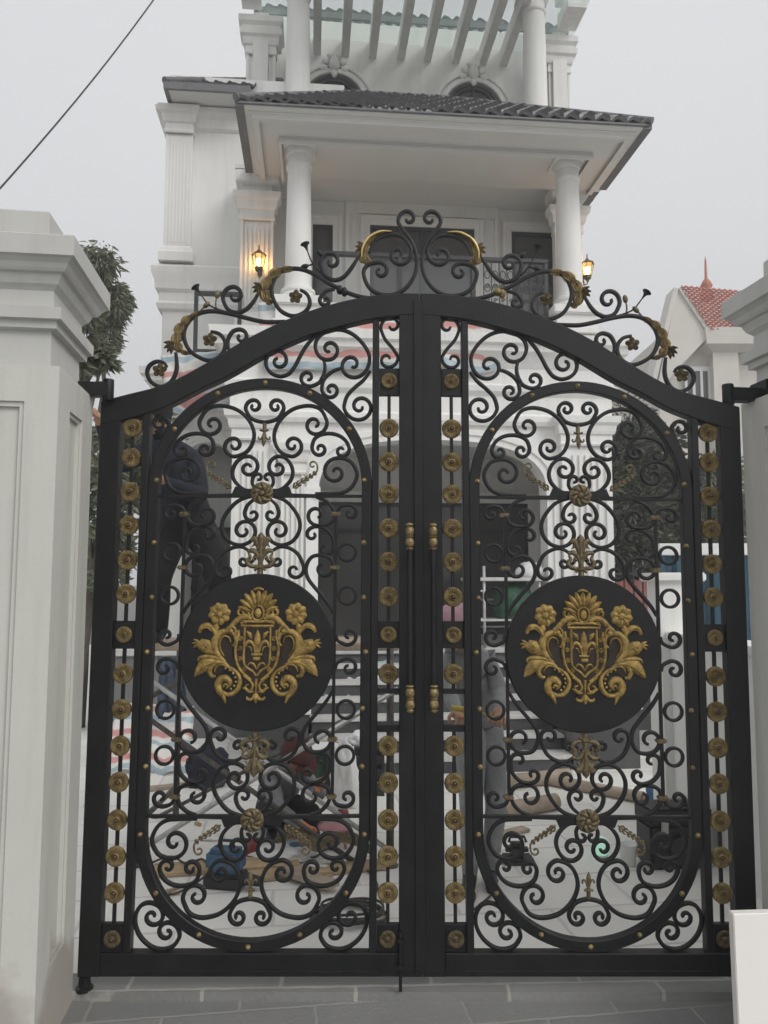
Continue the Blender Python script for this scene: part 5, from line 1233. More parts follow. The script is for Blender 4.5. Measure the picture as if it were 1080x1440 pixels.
# ================================================================ PEOPLE
def grow(name, verts, edges, mats, parent, sub=2):
    """one continuous body: skeleton -> skin -> subdivision; every face takes the material of its nearest bone"""
    me = bpy.data.meshes.new(name); me.from_pydata([v[0] for v in verts], [], []) if False else me.from_pydata([v[0] for v in verts], [(a, b) for a, b, _ in edges], [])
    o = bpy.data.objects.new(name, me); COL.objects.link(o)
    sk = o.modifiers.new('s', 'SKIN'); sk.use_smooth_shade = True; sk.branch_smoothing = .3
    for i, v in enumerate(verts):
        sv = me.skin_vertices[0].data[i]; r = v[1]; sv.radius = r if isinstance(r, tuple) else (r, r); sv.use_root = (i == 0)
    ss = o.modifiers.new('d', 'SUBSURF'); ss.levels = sub; ss.render_levels = sub
    dg = bpy.context.evaluated_depsgraph_get(); dg.update(); m2 = bpy.data.meshes.new_from_object(o.evaluated_get(dg))
    o.modifiers.clear(); o.data = m2; m2.materials.clear()
    names = []
    for _, _, m in edges:
        if m not in names: names.append(m)
    for m in names: m2.materials.append(M[m])
    V = [Vector(v[0]) for v in verts]
    seg = [(V[a], V[b], names.index(m), max(1e-3, sum((verts[k][1] if not isinstance(verts[k][1], tuple) else max(verts[k][1])) for k in (a, b))/2)) for a, b, m in edges]
    for f in m2.polygons:
        c = f.center; best = 1e9
        for a, b, mi, rr in seg:
            d = b-a; t = max(0, min(1, (c-a).dot(d)/max(d.length_squared, 1e-9))); q = (c-(a+d*t)).length/rr
            if q < best: best = q; f.material_index = mi
        f.use_smooth = True
    o.parent = parent; return o
def person(loc, J, cl, label, group=None, cap=None, capm='maroon', fwd=(0, -1, 0), hairm='hair', curl=.6, bulk=1.0):
    """J: world joints. cl: top, bottom, shoe, hand materials"""
    r_ = empty('person', loc, 0, label, 'person', group); O = Vector(loc)
    v = []; e = []; ix = {}
    def add(k, p, r):
        if k[:2] in ('pe', 'wa', 'ch', 'up', 'sh', 'ua', 'el', 'fa', 'hi', 'th', 'ca') or k[0] == 'K': r = tuple(q*bulk for q in r) if isinstance(r, tuple) else r*bulk
        ix[k] = len(v); v.append((tuple(Vector(p)-O), r)); return ix[k]
    def ln(a, b, m): e.append((ix[a], ix[b], m))
    P = {k: Vector(q) for k, q in J.items()}; top, bot, shoe, hand = cl; s = J.get('_s', 1) if False else 1
    add('pelvis', P['pelvis'], (.15, .12)); add('waist', P['pelvis'].lerp(P['chest'], .45), (.145, .115)); ln('pelvis', 'waist', bot)
    add('chest', P['chest'], (.165, .125)); ln('waist', 'chest', top)
    nk = P['neck']; add('upper', P['chest'].lerp(nk, .6), (.12, .09)); ln('chest', 'upper', top); add('neck', nk, .055); ln('upper', 'neck', top)
    hd = P['head']; up = (hd-nk).normalized(); f = Vector(fwd); f = (f-up*f.dot(up)).normalized(); sd_ = f.cross(up)
    add('jaw', hd-up*.065+f*.02, (.062, .066)); ln('neck', 'jaw', 'skin'); add('skull', hd+up*.02, (.078, .09)); ln('jaw', 'skull', 'skin'); add('crown', hd+up*.075-f*.012, (.06, .07)); ln('skull', 'crown', 'skin')
    for S in 'LR':
        sh, el, wr = P['sh'+S], P['el'+S], P['wr'+S]
        add('sh'+S, sh, .062); ln('upper', 'sh'+S, top); add('ua'+S, sh.lerp(el, .5), .052); ln('sh'+S, 'ua'+S, top); add('el'+S, el, .046); ln('ua'+S, 'el'+S, top)
        add('fa'+S, el.lerp(wr, .35), .046); ln('el'+S, 'fa'+S, top); add('wr'+S, wr, .031); ln('fa'+S, 'wr'+S, top)
        d = (wr-el).normalized(); up_ = Vector((0, 0, 1)); s1 = d.cross(f if abs(d.dot(f)) < .9 else up_).normalized(); s2 = d.cross(s1).normalized()
        if s2.z > 0: s2 = -s2
        add('pa'+S, wr+d*.05, (.033, .024)); ln('wr'+S, 'pa'+S, hand); add('kn'+S, wr+d*.082, (.035, .018)); ln('pa'+S, 'kn'+S, hand)
        for k, (off, L1) in enumerate(((-.027, .062), (-.009, .07), (.009, .066), (.027, .05))):
            b = wr+d*.088+s1*off; m1 = b+d*L1*.5*(1-curl*.3)+s2*L1*.35*curl; m2 = m1+d*L1*.35*(1-curl)+s2*L1*.45*curl
            add('f%d'%k+S, b, .0095); ln('kn'+S, 'f%d'%k+S, hand); add('g%d'%k+S, m1, .009); ln('f%d'%k+S, 'g%d'%k+S, hand); add('h%d'%k+S, m2, .0075); ln('g%d'%k+S, 'h%d'%k+S, hand)
        b = wr+d*.035-s1*.032+s2*.01; add('t1'+S, b, .0115); ln('pa'+S, 't1'+S, hand); add('t2'+S, b+d*.03-s1*.016+s2*.02, .010); ln('t1'+S, 't2'+S, hand); add('t3'+S, b+d*.055-s1*.008+s2*.035, .0085); ln('t2'+S, 't3'+S, hand)
        hp_, kn, an, to = P['hi'+S], P['kn'+S], P['an'+S], P['to'+S]
        add('hi'+S, hp_, (.10, .095)); ln('pelvis', 'hi'+S, bot); add('th'+S, hp_.lerp(kn, .5), .082); ln('hi'+S, 'th'+S, bot); add('K'+S, kn, .062); ln('th'+S, 'K'+S, bot)
        add('ca'+S, kn.lerp(an, .35), .06); ln('K'+S, 'ca'+S, bot); add('an'+S, an, .047); ln('ca'+S, 'an'+S, bot); add('he'+S, an+Vector((0, 0, -.045)), .04); ln('an'+S, 'he'+S, shoe); add('ba'+S, an.lerp(to, .7)+Vector((0, 0, -.035)), (.042, .03)); ln('he'+S, 'ba'+S, shoe); add('to'+S, to, (.035, .022)); ln('ba'+S, 'to'+S, shoe)
    body = grow('body', v, e, None, r_)
    h = hd-O
    mb = MB()                                    # face and ears sit on the head as one child piece
    mb.tube([h+f*.083+up*.02, h+f*.1-up*.005, h+f*.105-up*.022, h+f*.085-up*.03], [.006, .010, .014, .008], 8)
    for q in (-1, 1):
        mb.ball(tuple(h+sd_*q*.078-up*.0), .022, 8, .45, .9, 1.2)
    mb.tube([h+f*.085-up*.052+sd_*.024, h+f*.092-up*.053, h+f*.085-up*.052-sd_*.024], [.004, .007, .004], 6)
    mb.build('face', M['skin'], r_, smooth=True)
    mb = MB()
    for q in (-1, 1): mb.ball(tuple(h+f*.082+sd_*q*.031+up*.012), .011, 8)
    mb.build('eyes', M['plwhite'], r_, smooth=True)
    mb = MB()
    for q in (-1, 1): mb.ball(tuple(h+f*.090+sd_*q*.031+up*.012), .006, 6)
    mb.build('pupils', M['hair'], r_, smooth=True)
    rot = Matrix((sd_, f, up)).transposed()
    def shell(n, lo, rx, ry, rz, m, c=(0, 0, .02), cut=-.15, name='hair'):
        mb = MB(); bm = bmesh.new(); bmesh.ops.create_uvsphere(bm, u_segments=20, v_segments=12, radius=1)
        for q in bm.verts:
            p = Vector((q.co.x*rx, q.co.y*ry, q.co.z*rz)); k = 1+.03*noise.noise(q.co*6)
            if q.co.z < cut and q.co.y > -.2: p *= .86
            q.co = rot @ (p*k+Vector(c))
            q.co += h
        bmesh.ops.recalc_face_normals(bm, faces=bm.faces[:]); bm.verts.index_update(); mb.add([q.co[:] for q in bm.verts], [[q.index for q in f_.verts] for f_ in bm.faces]); bm.free()
        return mb.build(name, M[m], r_, smooth=True)
    shell(0, 0, .088, .1, .1, hairm, (0, -.012, .022), .25)
    if cap:
        c = shell(0, 0, .096, .108, .082, capm, (0, -.006, .06), -.1, 'cap')
        mb = MB(); n = 12; vs = []
        for i in range(n+1):
            t = math.pi*i/n; vs += [rot @ Vector((.085*math.cos(t), .07+.0*math.sin(t), .045))+h, rot @ Vector((.088*math.cos(t), .08+.085*math.sin(t), .033))+h]
        vs2 = [q+up*.006 for q in vs]; N2 = len(vs)
        mb.add(vs+vs2, [(2*i, 2*i+2, 2*i+3, 2*i+1) for i in range(n)]+[(N2+2*i+1, N2+2*i+3, N2+2*i+2, N2+2*i) for i in range(n)]+[(2*i+1, 2*i+3, N2+2*i+3, N2+2*i+1) for i in range(n)])
        mb.build('cap_brim', M[capm], c)
    return r_
def A4(x, y, Y, dy=0): p = at(x, y, Y); return (p.x, Y+dy, p.z)
# the man at work on the scaffold, leaning to the hinge side
Y = 4.75
J = dict(pelvis=A4(262, 738, Y), chest=A4(252, 676, Y, -.06), neck=A4(240, 622, Y, -.14), head=A4(232, 592, Y, -.2),
 shL=A4(211, 640, Y, -.12), elL=A4(186, 668, Y, -.3), wrL=A4(178, 622, Y, -.42), shR=A4(276, 650, Y, -.06), elR=A4(292, 704, Y, -.2), wrR=A4(262, 690, Y, -.42),
 hiL=A4(240, 750, Y), knL=A4(228, 815, Y, -.1), anL=A4(225, 884, Y, .02), toL=A4(217, 893, Y, -.16), hiR=A4(286, 750, Y), knR=A4(312, 815, Y, -.08), anR=A4(318, 884, Y, .02), toR=A4(322, 893, Y, -.16))
person((J['pelvis'][0], Y, 0), J, ('navy', 'blackcloth', 'black', 'skin'), 'worker in dark navy jacket standing high on the scaffold behind the left gate leaf', cap=True, capm='blackcloth', fwd=(-.9, .1, -.35), bulk=1.32)
# the crouching worker
Y = 5.2
J = dict(pelvis=A4(386, 1144, Y, .1), chest=A4(392, 1098, Y), neck=A4(406, 1072, Y, -.1), head=A4(418, 1056, Y, -.17),
 shL=A4(384, 1086, Y, -.1), elL=A4(398, 1120, Y, -.28), wrL=A4(430, 1132, Y, -.38), shR=A4(416, 1082, Y, .06), elR=A4(452, 1106, Y, -.2), wrR=A4(456, 1084, Y, -.36),
 hiL=A4(376, 1146, Y, .08), knL=A4(388, 1128, Y, -.36), anL=A4(388, 1168, Y, -.12), toL=A4(388, 1186, Y, -.32), hiR=A4(402, 1144, Y, .08), knR=A4(446, 1126, Y, -.3), anR=A4(442, 1168, Y, -.08), toR=A4(450, 1184, Y, -.28))
for k in ('toL', 'toR', 'anL', 'anR'): q = J[k]; J[k] = (q[0], q[1], .03 if k[0] == 't' else .085)
for k in ('pelvis', 'hiL', 'hiR'): q = J[k]; J[k] = (q[0], q[1], q[2]+.02)
person((J['pelvis'][0], Y, 0), J, ('greycloth', 'blackcloth', 'black', 'orange'), 'worker in grey shirt and maroon cap crouching behind the scaffold braces', cap=True, capm='maroon', fwd=(.75, -.3, -.6), bulk=1.12)
# the stooping man by the meeting stiles
Y = 4.2
J = dict(pelvis=A4(680, 1012, Y, .1), chest=A4(655, 950, Y), neck=A4(642, 905, Y, -.12), head=A4(636, 882, Y, -.2),
 shL=A4(628, 922, Y, -.05), elL=A4(626, 965, Y, -.15), wrL=A4(634, 985, Y, -.36), shR=A4(684, 925, Y, 0), elR=A4(700, 968, Y, -.08), wrR=A4(690, 985, Y, -.33),
 hiL=A4(664, 1024, Y, .06), knL=A4(660, 1130, Y, -.08), anL=A4(662, 1222, Y, .04), toL=A4(652, 1240, Y, -.16), hiR=A4(690, 1024, Y, .1), knR=A4(698, 1128, Y, 0), anR=A4(694, 1218, Y, .1), toR=A4(686, 1240, Y, -.1))
for k in ('toL', 'toR', 'anL', 'anR'): q = J[k]; J[k] = (q[0], q[1], .03 if k[0] == 't' else .085)
person((J['pelvis'][0], Y, 0), J, ('paleg', 'paleg', 'black', 'skin'), 'stooping man in light grey clothes and pink cap behind the middle of the gate', cap=True, capm='pinkcap', fwd=(-.3, -.75, -.5))
mb = MB(); p = Vector(A4(640, 984, 4.2, -.45)); mb.tube([p+Vector((-.06, 0, .03)), p+Vector((.07, -.02, .015))], [.014, .017], 8); mb.tube([p+Vector((.07, -.02, .015)), p+Vector((.14, -.03, -.01))], [.006, .004], 6)
tag(mb.build('screwdriver', M['yellow'] if 'yellow' in M else M['goldrim'], smooth=True), 'yellow handled screwdriver held by the stooping man', 'tool')
# ================================================================ SCAFFOLD
def pipe(mb, a, b, r=.021): mb.tube([a, b], r, 10)
sc_ = empty('scaffold', (-1.25, 4.9, 0), 0, 'galvanised scaffold with crossed braces behind the left gate leaf', 'scaffold')
O = Vector((-1.25, 4.9, 0)); y0, y1 = 4.5, 5.35
xl, xr = at(196, 1000, y0).x, at(549, 1000, y0).x; hz = at(250, 905, 4.9).z
def W(mb, name, m, **k): return mb.build(name, m, sc_, shift=O, **k)
for x in (xl, xr):
    mb = MB()
    for y in (y0, y1): pipe(mb, (x, y, 0), (x, y, hz+.03)); mb.lathe([(.045, 0), (.045, .01), (.025, .02)], (x, y, 0), 10)
    for z in (.22, hz-.3, hz-.02): pipe(mb, (x, y0, z), (x, y1, z), .017)
    for z in (.5, ): pipe(mb, (x, y0+.2, .22), (x, y0+.2, hz-.3), .012)
    W(mb, 'scaffold_frame', M['steeld'], smooth=True)
def brace(a, b, m, r):
    mb = MB(); mb.tube([a, b], r, 8); W(mb, 'cross_brace', m, smooth=True)
brace(at(214, 958, y0-.03), at(560, 1205, y0-.03), M['steel'], .014)
brace(at(190, 1200, y0-.05), at(560, 968, y0-.05), M['steel'], .015)
brace(at(205, 1008, y0+.2), at(545, 1245, y0-.0), M['steeld'], .016)
brace(at(200, 1160, y1+.03), at(535, 985, y1+.03), M['steeld'], .013)
mb = MB(); mb.box(xl-.05, xr+.05, 4.62, 5.2, hz-.02, hz+.02, .005)
W(mb, 'plank', M['woodd'])
# ================================================================ TARPAULINS
def cloth(name, corners, m, label, cat='tarpaulin', nu=40, nv=24, amp=.04, seed=0, sag=.0, group=None, fold=6, over=None):
    """draped sheet between four world corners (bl, br, tr, tl)"""
    bl, br, tr_, tl = map(Vector, corners); vs = []; uv = []
    n = (br-bl).cross(tl-bl).normalized(); n = n if n.y < 0 else -n
    for j in range(nv+1):
        v = j/nv
        for i in range(nu+1):
            u = i/nu; p = bl.lerp(br, u).lerp(tl.lerp(tr_, u), v)
            k = noise.noise(Vector((u*fold+seed, v*2.2, seed)))+.5*noise.noise(Vector((u*fold*2.5, v*5+seed, 3)))+.3*noise.noise(Vector((u*20, v*14+seed, 9)))
            edge = (noise.noise(Vector((u*5+seed, 7, 0)))*.12)*(1-v)
            p = p+n*(amp*k*(.5+.7*(1-v)))+Vector((0, 0, -sag*math.sin(math.pi*u)*v+edge*(tl-bl).length)); vs.append(p); uv.append((u*(br-bl).length, v*(tl-bl).length))
    fs = [(j*(nu+1)+i, j*(nu+1)+i+1, (j+1)*(nu+1)+i+1, (j+1)*(nu+1)+i) for j in range(nv) for i in range(nu)]
    c = sum(vs, Vector())/len(vs)
    me = bpy.data.meshes.new(name); me.from_pydata([p-c for p in vs], [], fs); me.materials.append(M[m]); uvl = me.uv_layers.new(name='UVMap')
    for l in me.loops: uvl.data[l.index].uv = uv[l.vertex_index]
    me.polygons.foreach_set('use_smooth', [True]*len(fs)); o = bpy.data.objects.new(name, me); COL.objects.link(o); o.location = c
    s = o.modifiers.new('t', 'SOLIDIFY'); s.thickness = .004
    tag(o, label, cat, group); return o
def hv(x, y, V): u, h = hp(x, y, V); return VM @ Vector((u, V, h))
cloth('striped_tarpaulin', (hv(370, 520, -.14), hv(705, 518, -.14), hv(700, 425, -.14), hv(362, 425, -.14)), 'tarp', 'long red, white and blue striped tarpaulin draped over the balcony railing', amp=.05, seed=1)
cloth('striped_tarpaulin', (hv(232, 590, .45), hv(345, 566, .45), hv(330, 492, .45), hv(226, 500, .45)), 'tarp', 'red and blue striped tarpaulin hanging at the wing, behind the left end of the arch', amp=.09, seed=4, nu=24)
cloth('striped_tarpaulin', (hv(722, 1020, -.9), hv(800, 1022, -.9), hv(790, 950, -.35), hv(724, 955, -.35)), 'tarp2', 'striped tarpaulin lying over the upper steps', amp=.06, seed=6, nu=24)
cloth('striped_tarpaulin', (hv(432, 985, -.7), hv(548, 985, -.7), hv(550, 925, -.25), hv(432, 945, -.25)), 'tarp2', 'crumpled striped tarpaulin heaped on the steps behind the inner edge of the left leaf', amp=.1, seed=8, nu=28)
g_ = ground(228, 1085); cloth('striped_sack', ((g_.x-.5, g_.y-.1, .02), (g_.x+.25, g_.y-.1, .02), (g_.x+.2, g_.y+.25, .5), (g_.x-.45, g_.y+.2, .55)), 'tarp2', 'striped sack heaped on the yard behind the outer edge of the left leaf', 'sack', amp=.1, seed=12, nu=20, nv=16)
# ================================================================ THINGS LYING ABOUT THE YARD
def lump(name, c, s, m, label, cat, seed=0, k=.22, nn=3, group=None, rz=0):
    bm = bmesh.new(); bmesh.ops.create_icosphere(bm, subdivisions=4, radius=1)
    for q in bm.verts:
        d = 1+k*noise.noise(q.co*nn*.6+Vector((seed, 0, 0)))+k*.5*noise.noise(q.co*nn*1.7+Vector((seed, 3, 0))); q.co *= d
        if q.co.z < -.55: q.co.z = -.55
        q.co = Vector((q.co.x*s[0], q.co.y*s[1], (q.co.z+.55)*s[2]))
    me = bpy.data.meshes.new(name); bm.to_mesh(me); bm.free(); me.materials.append(M[m]); me.polygons.foreach_set('use_smooth', [True]*len(me.polygons))
    o = bpy.data.objects.new(name, me); COL.objects.link(o); o.location = c; o.rotation_euler = (0, 0, rz); tag(o, label, cat, group); return o
def G(x, y, z=0): p = ground(x, y); return Vector((p.x, p.y, z))
def roll(x0, y0_, x1, y1_, r, label, m='woodd', name='cardboard_tube', cat='tube', hollow=True, group='tubes lying on the yard'):
    a, b = G(x0, y0_, r), G(x1, y1_, r); c = (a+b)/2; mb = MB(); d = (b-a).normalized(); n = 16
    mb.tube([a-c, (a-c)*.5, Vector((0, 0, 0)), (b-c)*.5, b-c], [r, r*1.02, r*.98, r*1.01, r], n, cap=not hollow)
    if hollow: mb.tube([b-c, a-c], r*.82, n, cap=False)
    tag(mb.build(name, M[m], angle=50, loc=c), label, cat, group)
roll(690, 1112, 800, 1100, .055, 'thick pale cardboard tube lying at the foot of the steps')
roll(772, 1104, 905, 1130, .042, 'long thin cardboard tube lying across the yard behind the right rosette')
roll(706, 1152, 782, 1138, .055, 'short fat cardboard tube nearest the right gate leaf')
roll(905, 1134, 1040, 1150, .04, 'long brown tube beside the blue bag', 'wood')
def planks(x0, y0_, x1, y1_, w_, t, z, label, m='wood', name='timber_plank', cat='plank', group='boards lying on the yard'):
    a, b = G(x0, y0_), G(x1, y1_); c = (a+b)/2; L_0 = (b-a).length; mb = MB(); mb.box(-L_0/2, L_0/2, -w_/2, w_/2, 0, t, .003)
    o = mb.build(name, M[m], loc=(c.x, c.y, z)); o.rotation_euler = (0, 0, math.atan2(b.y-a.y, b.x-a.x)); tag(o, label, cat, group)
planks(215, 1228, 420, 1214, .17, .02, .003, 'pale timber board lying under the blue tool bag')
planks(350, 1236, 540, 1218, .14, .018, .004, 'yellow board lying to the right of the blue tool bag', 'wood')
planks(395, 1232, 470, 1256, .09, .03, .024, 'weathered board end lying crosswise on the yellow board', 'woodd')
planks(205, 1112, 300, 1102, .1, .02, .003, 'grey weathered board lying near the striped sack', 'woodd')
planks(660, 1186, 740, 1168, .08, .02, .003, 'short weathered board by the feet of the stooping man', 'woodd')
# carved gilt pieces waiting to be fitted
mb = MB(); c = G(432, 1215); P = [(-.32, .02), (-.2, .1), (-.05, .05), (.1, .12), (.3, .03)]
leaf3d(mb, catmull(P, 6), lambda t: .03+.09*math.sin(math.pi*t), .02, 0, 7); o = mb.build('carved_panel', M['bronze'], loc=c+Vector((.1, -.1, .1))); o.rotation_euler = (R(-60), 0, R(-20)); tag(o, 'dark carved gilt strip leaning by the crouching worker', 'ornament')
# blue tool bag with black moulded base
c = G(318, 1246); tb = empty('tool_bag', c, R(-12), 'blue fabric tool bag with black plastic base on the boards behind the left leaf', 'bag')
mb = MB(); mb.box(-.17, .17, -.11, .11, 0.0, .1, .02); mb.build('base', M['black'], tb)
mb = MB(); mb.box(-.16, .15, -.1, .1, .1, .26, .035); mb.build('bag_body', M['bluebag'], tb, smooth=False)
mb = MB(); mb.tube([(-.08, 0, .25), (-.07, 0, .31), (.06, 0, .31), (.07, 0, .25)], .012, 8); mb.build('handle', M['black'], tb, smooth=True)
mb = MB(); mb.tube([(.15, -.02, .07), (.32, -.03, .06)], [.045, .035], 12); mb.build('side_pouch', M['black'], tb, angle=40)
# black tool case on the right with blue bag
tb.scale = (.62, .62, .75)
c = G(948, 1214); tc0 = empty('tool_case', c, R(6), 'black plastic tool case standing on the yard beside the end post', 'case')
mb = MB(); mb.box(-.18, .18, -.1, .1, 0, .24, .015); mb.build('case_body', M['black'], tc0)
mb = MB(); mb.box(-.185, .185, -.105, .105, .24, .33, .012); mb.build('lid', M['black'], tc0)
mb = MB(); mb.tube([(-.07, -.03, .33), (-.07, -.03, .37), (.07, -.03, .37), (.07, -.03, .33)], .01, 8); mb.build('handle', M['steel'], tc0, smooth=True)
for s in (-1, 1): mb = MB(); mb.box(s*.1-.02, s*.1+.02, -.115, -.1, .2, .27, .003); mb.build('latch', M['steel'], tc0)
mb = MB(); mb.lathe([(.0, 0), (.06, 0), (.075, .012), (.077, .02)], (0, -.1, .11), 20, 'Y'); mb.build('round_grille', M['frame'], tc0)
lump('cloth_bag', G(938, 1140), (.15, .1, .16), 'blue', 'bright blue plastic bag lying behind the tool case', 'bag', 3)
lump('paper_wrap', G(918, 1150), (.09, .06, .05), 'pink', 'small crumpled pink wrapper beside the blue bag', 'wrapper', 5)
c = G(1030, 1188); mb = MB(); mb.lathe([(.14, 0), (.17, .01), (.205, .12), (.225, .13), (.225, .14), (.2, .135), (.165, .02), (0, .015)], (0, 0, 0), 28); tag(mb.build('plastic_basin', M['pink'], smooth=True, loc=c), 'pink plastic basin on the yard behind the right outer stile', 'basin')
c = G(845, 1204); g0_ = empty('lantern_ball', c, 0, 'small glowing green ball lamp lying on the pale slabs behind the right leaf', 'lamp')
mb = MB(); mb.ball((0, 0, .055), .055, 20); mb.build('globe', M['glow'], g0_, smooth=True); mb = MB(); mb.lathe([(.035, 0), (.04, .01), (.03, .02)], (0, 0, 0), 14); mb.build('base', M['plwhite'], g0_)
c = G(884, 1216); mb = MB(); mb.lathe([(.035, 0), (.04, .002), (.05, .11), (.053, .115), (.045, .112), (.0, .02)], (0, 0, 0), 16); tag(mb.build('paper_cup', M['plwhite'], smooth=True, loc=c), 'white paper cup standing alone on the slabs in front of the tool case', 'cup')
# steel pot by the right gate edge
c = G(728, 1212); mb = MB(); mb.box(-.09, .09, -.07, .07, 0, .03, .01); mb.box(-.07, .06, -.05, .05, .03, .11, .03); mb.tube([(-.05, 0, .11), (-.04, 0, .14), (.04, 0, .14), (.05, 0, .11)], .009, 6); tag(mb.build('small_compressor', M['frame'], loc=c), 'small dark machine on the yard right of the stooping man', 'machine')
# left foreground clutter
c = G(482, 1180); bt = empty('thermos_bottle', c, 0, 'red thermos bottle standing right of the crouching worker', 'bottle'); bt.scale = (.75, .75, .75)
mb = MB(); mb.lathe([(.05, 0), (.055, .01), (.055, .2), (.04, .24), (.035, .25)], (0, 0, 0), 18); mb.build('bottle_body', M['red'], bt, angle=40); mb = MB(); mb.lathe([(.037, .25), (.038, .3), (.03, .305)], (0, 0, 0), 16); mb.build('cap', M['plwhite'], bt, angle=40)
c = G(470, 1190); st_ = empty('plastic_stool', c, R(10), 'low pink plastic stool beside the red thermos', 'stool'); st_.scale = (.75, .75, .75)
mb = MB(); mb.lathe([(.0, .17), (.11, .17), (.13, .16), (.13, .145), (.12, .145)], (0, 0, 0), 20); mb.build('seat', M['pink'], st_, angle=40)
for k in range(4): t = math.pi/4+k*math.pi/2; mb = MB(); mb.tube([(.09*math.cos(t), .09*math.sin(t), .15), (.12*math.cos(t), .12*math.sin(t), 0)], .014, 6); mb.build('leg', M['pink'], st_, smooth=True)
lump('plastic_bag', G(484, 1135), (.09, .08, .3), 'plwhite', 'tall white plastic bag standing behind the red thermos', 'bag', 7, .3)
lump('plastic_bag', G(398, 1208), (.17, .1, .05), 'plwhite', 'flat white plastic bag lying right of the blue tool bag', 'bag', 9, .35)
lump('plastic_cup', G(356, 1203), (.05, .04, .07), 'red', 'small red plastic cup lying by the flat white bag', 'cup', 2, .1)
lump('paper_pack', G(415, 1204), (.07, .05, .05), 'bluebag', 'small blue and white packet near the carved gilt strip', 'packet', 4, .1)
# bucket, crates, green bag by the steps
c = G(455, 1098); bk = empty('bucket', c, 0, 'green plastic bucket with white rim in front of the left steps', 'bucket')
mb = MB(); mb.lathe([(.1, 0), (.105, .01), (.14, .25), (.15, .26), (.13, .25), (.095, .02), (0, .015)], (0, 0, 0), 22); mb.build('pail', M['green'], bk, smooth=True); mb = MB(); mb.lathe([(.15, .255), (.156, .26), (.156, .275), (.145, .275)], (0, 0, 0), 22); mb.build('rim', M['plwhite'], bk)
c = G(500, 1112); mb = MB()
mb.box(-.22, .22, -.15, .15, 0, .02)
for z in (.03, .13, .23):
    mb.box(-.22, .22, -.15, -.13, z, z+.06); mb.box(-.22, .22, .13, .15, z, z+.06); mb.box(-.22, -.2, -.13, .13, z, z+.06); mb.box(.2, .22, -.13, .13, z, z+.06)
for x in (-.21, .21):
    for y in (-.14, .14): mb.box(x-.012, x+.012, y-.012, y+.012, 0, .3)
tag(mb.build('plastic_crate', M['black'], loc=c), 'dark slatted crate at the foot of the steps near the middle of the gate', 'crate')
c = G(500, 1102); lump('paint_can_stack', c+Vector((.05, 0, .3)), (.1, .08, .08), 'plwhite', 'white bundle lying on top of the dark slatted crate', 'bundle', 11)
rnd4 = random.Random(21)
for k in range(9):
    x, y = rnd4.uniform(205, 520), rnd4.uniform(1130, 1262); L0 = rnd4.uniform(.05, .16); c = G(x, y)
    mb = MB(); mb.box(-L0/2, L0/2, -.012, .012, 0, rnd4.uniform(.008, .02), .002); o = mb.build('timber_offcut', M['wood' if k % 2 else 'woodd'], loc=c); o.rotation_euler = (0, 0, rnd4.uniform(0, 3.1)); tag(o, 'small timber offcut lying among the tools on the yard', 'offcut', 'timber offcuts scattered on the yard')
for k, (x, y, t_) in enumerate(((300, 1180, 'left of the blue tool bag'), (445, 1222, 'on the yellow board'), (250, 1150, 'near the grey weathered board'))):
    lump('paper_scrap', G(x, y), (.07, .05, .018), 'plwhite', 'crumpled white paper scrap '+t_, 'paper', 31+k, .4)
# cables
def cable(name, pts, r, m, label):
    P = [Vector(q) for q in catmull([tuple(G(x, y, z)) for x, y, z in pts], 8)]; c = P[0].copy(); mb = MB(); mb.tube([q-c for q in P], r, 6); tag(mb.build(name, M[m], smooth=True, loc=c), label, 'cable')
cable('electric_cable', [(330, 1210, .01), (360, 1196, .01), (400, 1200, .012), (440, 1208, .01), (462, 1196, .01), (500, 1212, .01), (530, 1245, .01), (520, 1272, .01)], .006, 'rubber', 'thin black cable looping over the slabs below the crouching worker')
cable('electric_cable', [(212, 1216, .01), (240, 1212, .03), (262, 1222, .03), (285, 1216, .03), (292, 1236, .03), (250, 1258, .01), (215, 1262, .01)], .006, 'rubber', 'thin black cable lying across the pale board at the left')
c = G(492, 1290); mb = MB(); P = []
for i in range(180):
    t = i/180*2*math.pi*6; rr = .11+.025*math.sin(t*.37)+.012*math.sin(t*2.3); P.append((rr*math.cos(t)*1.3, rr*math.sin(t), .012+.035*i/180+.008*math.sin(t*1.7)))
mb.tube(P, .007, 6); tag(mb.build('cable_coil', M['rubber'], smooth=True, loc=c), 'tangled coil of dark cable at the bottom inner corner of the left leaf', 'cable')
cable('electric_cable', [(655, 1236, .01), (668, 1262, .01), (660, 1285, .01), (690, 1262, .01), (700, 1240, .01)], .006, 'rubber', 'short dark cable trailing by the feet of the stooping man')
# blue work clothes hung by the wall, seen under the platform at the left
c = G(240, 1098); mb = MB()
hg = cloth('hanging_overalls', (at(222, 1005, 6.6), at(262, 1000, 6.6), at(258, 925, 6.6), at(222, 922, 6.6)), 'denim', 'faded blue overalls hanging below the scaffold at the far left', 'overalls', nu=16, nv=16, amp=.08, seed=15)
lump('cloth_bundle', Vector((at(292, 1030, 6.2).x, 6.2, 0)), (.16, .12, .2), 'navy', 'indigo cloth bundle heaped on the yard beneath the crest disc', 'bundle', 17, .35)
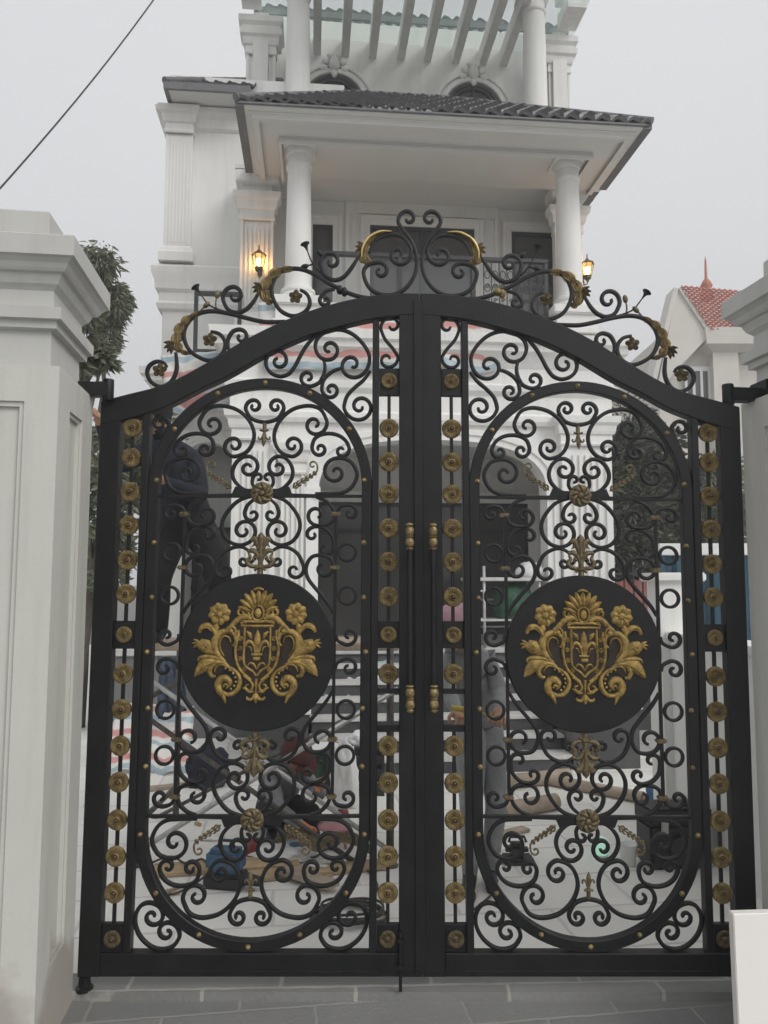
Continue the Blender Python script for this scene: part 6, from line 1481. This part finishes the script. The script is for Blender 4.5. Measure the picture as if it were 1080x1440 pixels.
# white steel rack with shelf, green net bag, white sack
RY = 8.45; p = at(690, 960, RY); rk = empty('steel_rack', (p.x, RY, PH), R(7.9), 'pale steel work rack with one shelf behind the inner edge of the right leaf', 'rack')
zt = at(700, 812, RY).z-PH; w_ = (at(752, 812, RY).x-at(658, 812, RY).x); x0 = at(658, 812, RY).x-p.x
mb = MB()
for x in (x0+.02, x0+.12, x0+w_):
    for y in (-.2, .2): mb.tube([(x, y, 0), (x, y, zt+(.12 if x == x0+.12 and y < 0 else 0))], .016, 8)
for z in (.2, .5): mb.tube([(x0+.02, -.2, z+.1), (x0+.12, -.2, z+.1)], .012, 6); mb.tube([(x0+.02, .2, z), (x0+w_, .2, z)], .012, 6)
mb.build('rack_frame', M['plsteel'] if 'plsteel' in M else M['steel'], rk, smooth=True)
mb = MB(); mb.box(x0-.03, x0+w_+.03, -.24, .24, zt-.04, zt, .006); mb.build('top_board', M['step'], rk); mb = MB(); mb.box(x0, x0+w_, -.22, .22, .28, .3, .003); mb.build('shelf', M['step'], rk)
lump('net_bag', (at(722, 850, RY).x, RY-.02, PH+.3), (.22, .15, .24), 'green', 'dark green net bag on the shelf of the steel rack', 'bag', 21, .3)
lump('white_sack', (at(748, 830, 5.6).x, 5.55, 1.25), (.17, .15, .2), 'plwhite', 'rounded white sack on the end of the steel rack, above the crest disc', 'sack', 23, .12) if False else None
lump('white_sack', (at(748, 830, RY).x, RY+.05, PH+zt), (.17, .14, .11), 'plwhite', 'rounded white sack on the end of the steel rack', 'sack', 23, .12)
c = at(793, 812, 9.0); mb = MB(); mb.lathe([(.09, 0), (.095, .01), (.1, .24), (.06, .3), (.05, .34), (.0, .345)], (0, 0, 0), 20); mb.lathe([(.101, .08), (.102, .081), (.102, .18), (.101, .181)], (0, 0, 0), 20)
stn = empty('water_carboy', (c.x, 9.0, PH-1.0), 0, 'blue and white water carboy on a thin stand behind the right acanthus finial', 'bottle')
mb.build('carboy', M['blue'], stn, smooth=True, loc=(0, 0, 1.55)); mb = MB(); mb.lathe([(.14, 1.5), (.14, 1.54)], (0, 0, 0), 16); 
for k in range(3): t = k*2.1; mb.tube([(.1*math.cos(t), .1*math.sin(t), 1.5), (.16*math.cos(t), .16*math.sin(t), 0)], .012, 6)
mb.build('stand', M['steel'], stn)
# ================================================================ HAZE
HAZE = True
if HAZE:
    mb = MB(); mb.box(-60, 60, -12, 90, -1.1, 26); 
    m = bpy.data.materials.new('pale_haze'); m.use_nodes = True; t = m.node_tree; t.nodes.remove(t.nodes['Principled BSDF'])
    pv = t.nodes.new('ShaderNodeVolumePrincipled'); pv.inputs['Color'].default_value = (.92, .94, .96, 1); pv.inputs['Density'].default_value = .008; pv.inputs['Anisotropy'].default_value = .2
    t.links.new(pv.outputs[0], t.nodes['Material Output'].inputs['Volume']); o = mb.build('haze', m); o['kind'] = 'stuff'
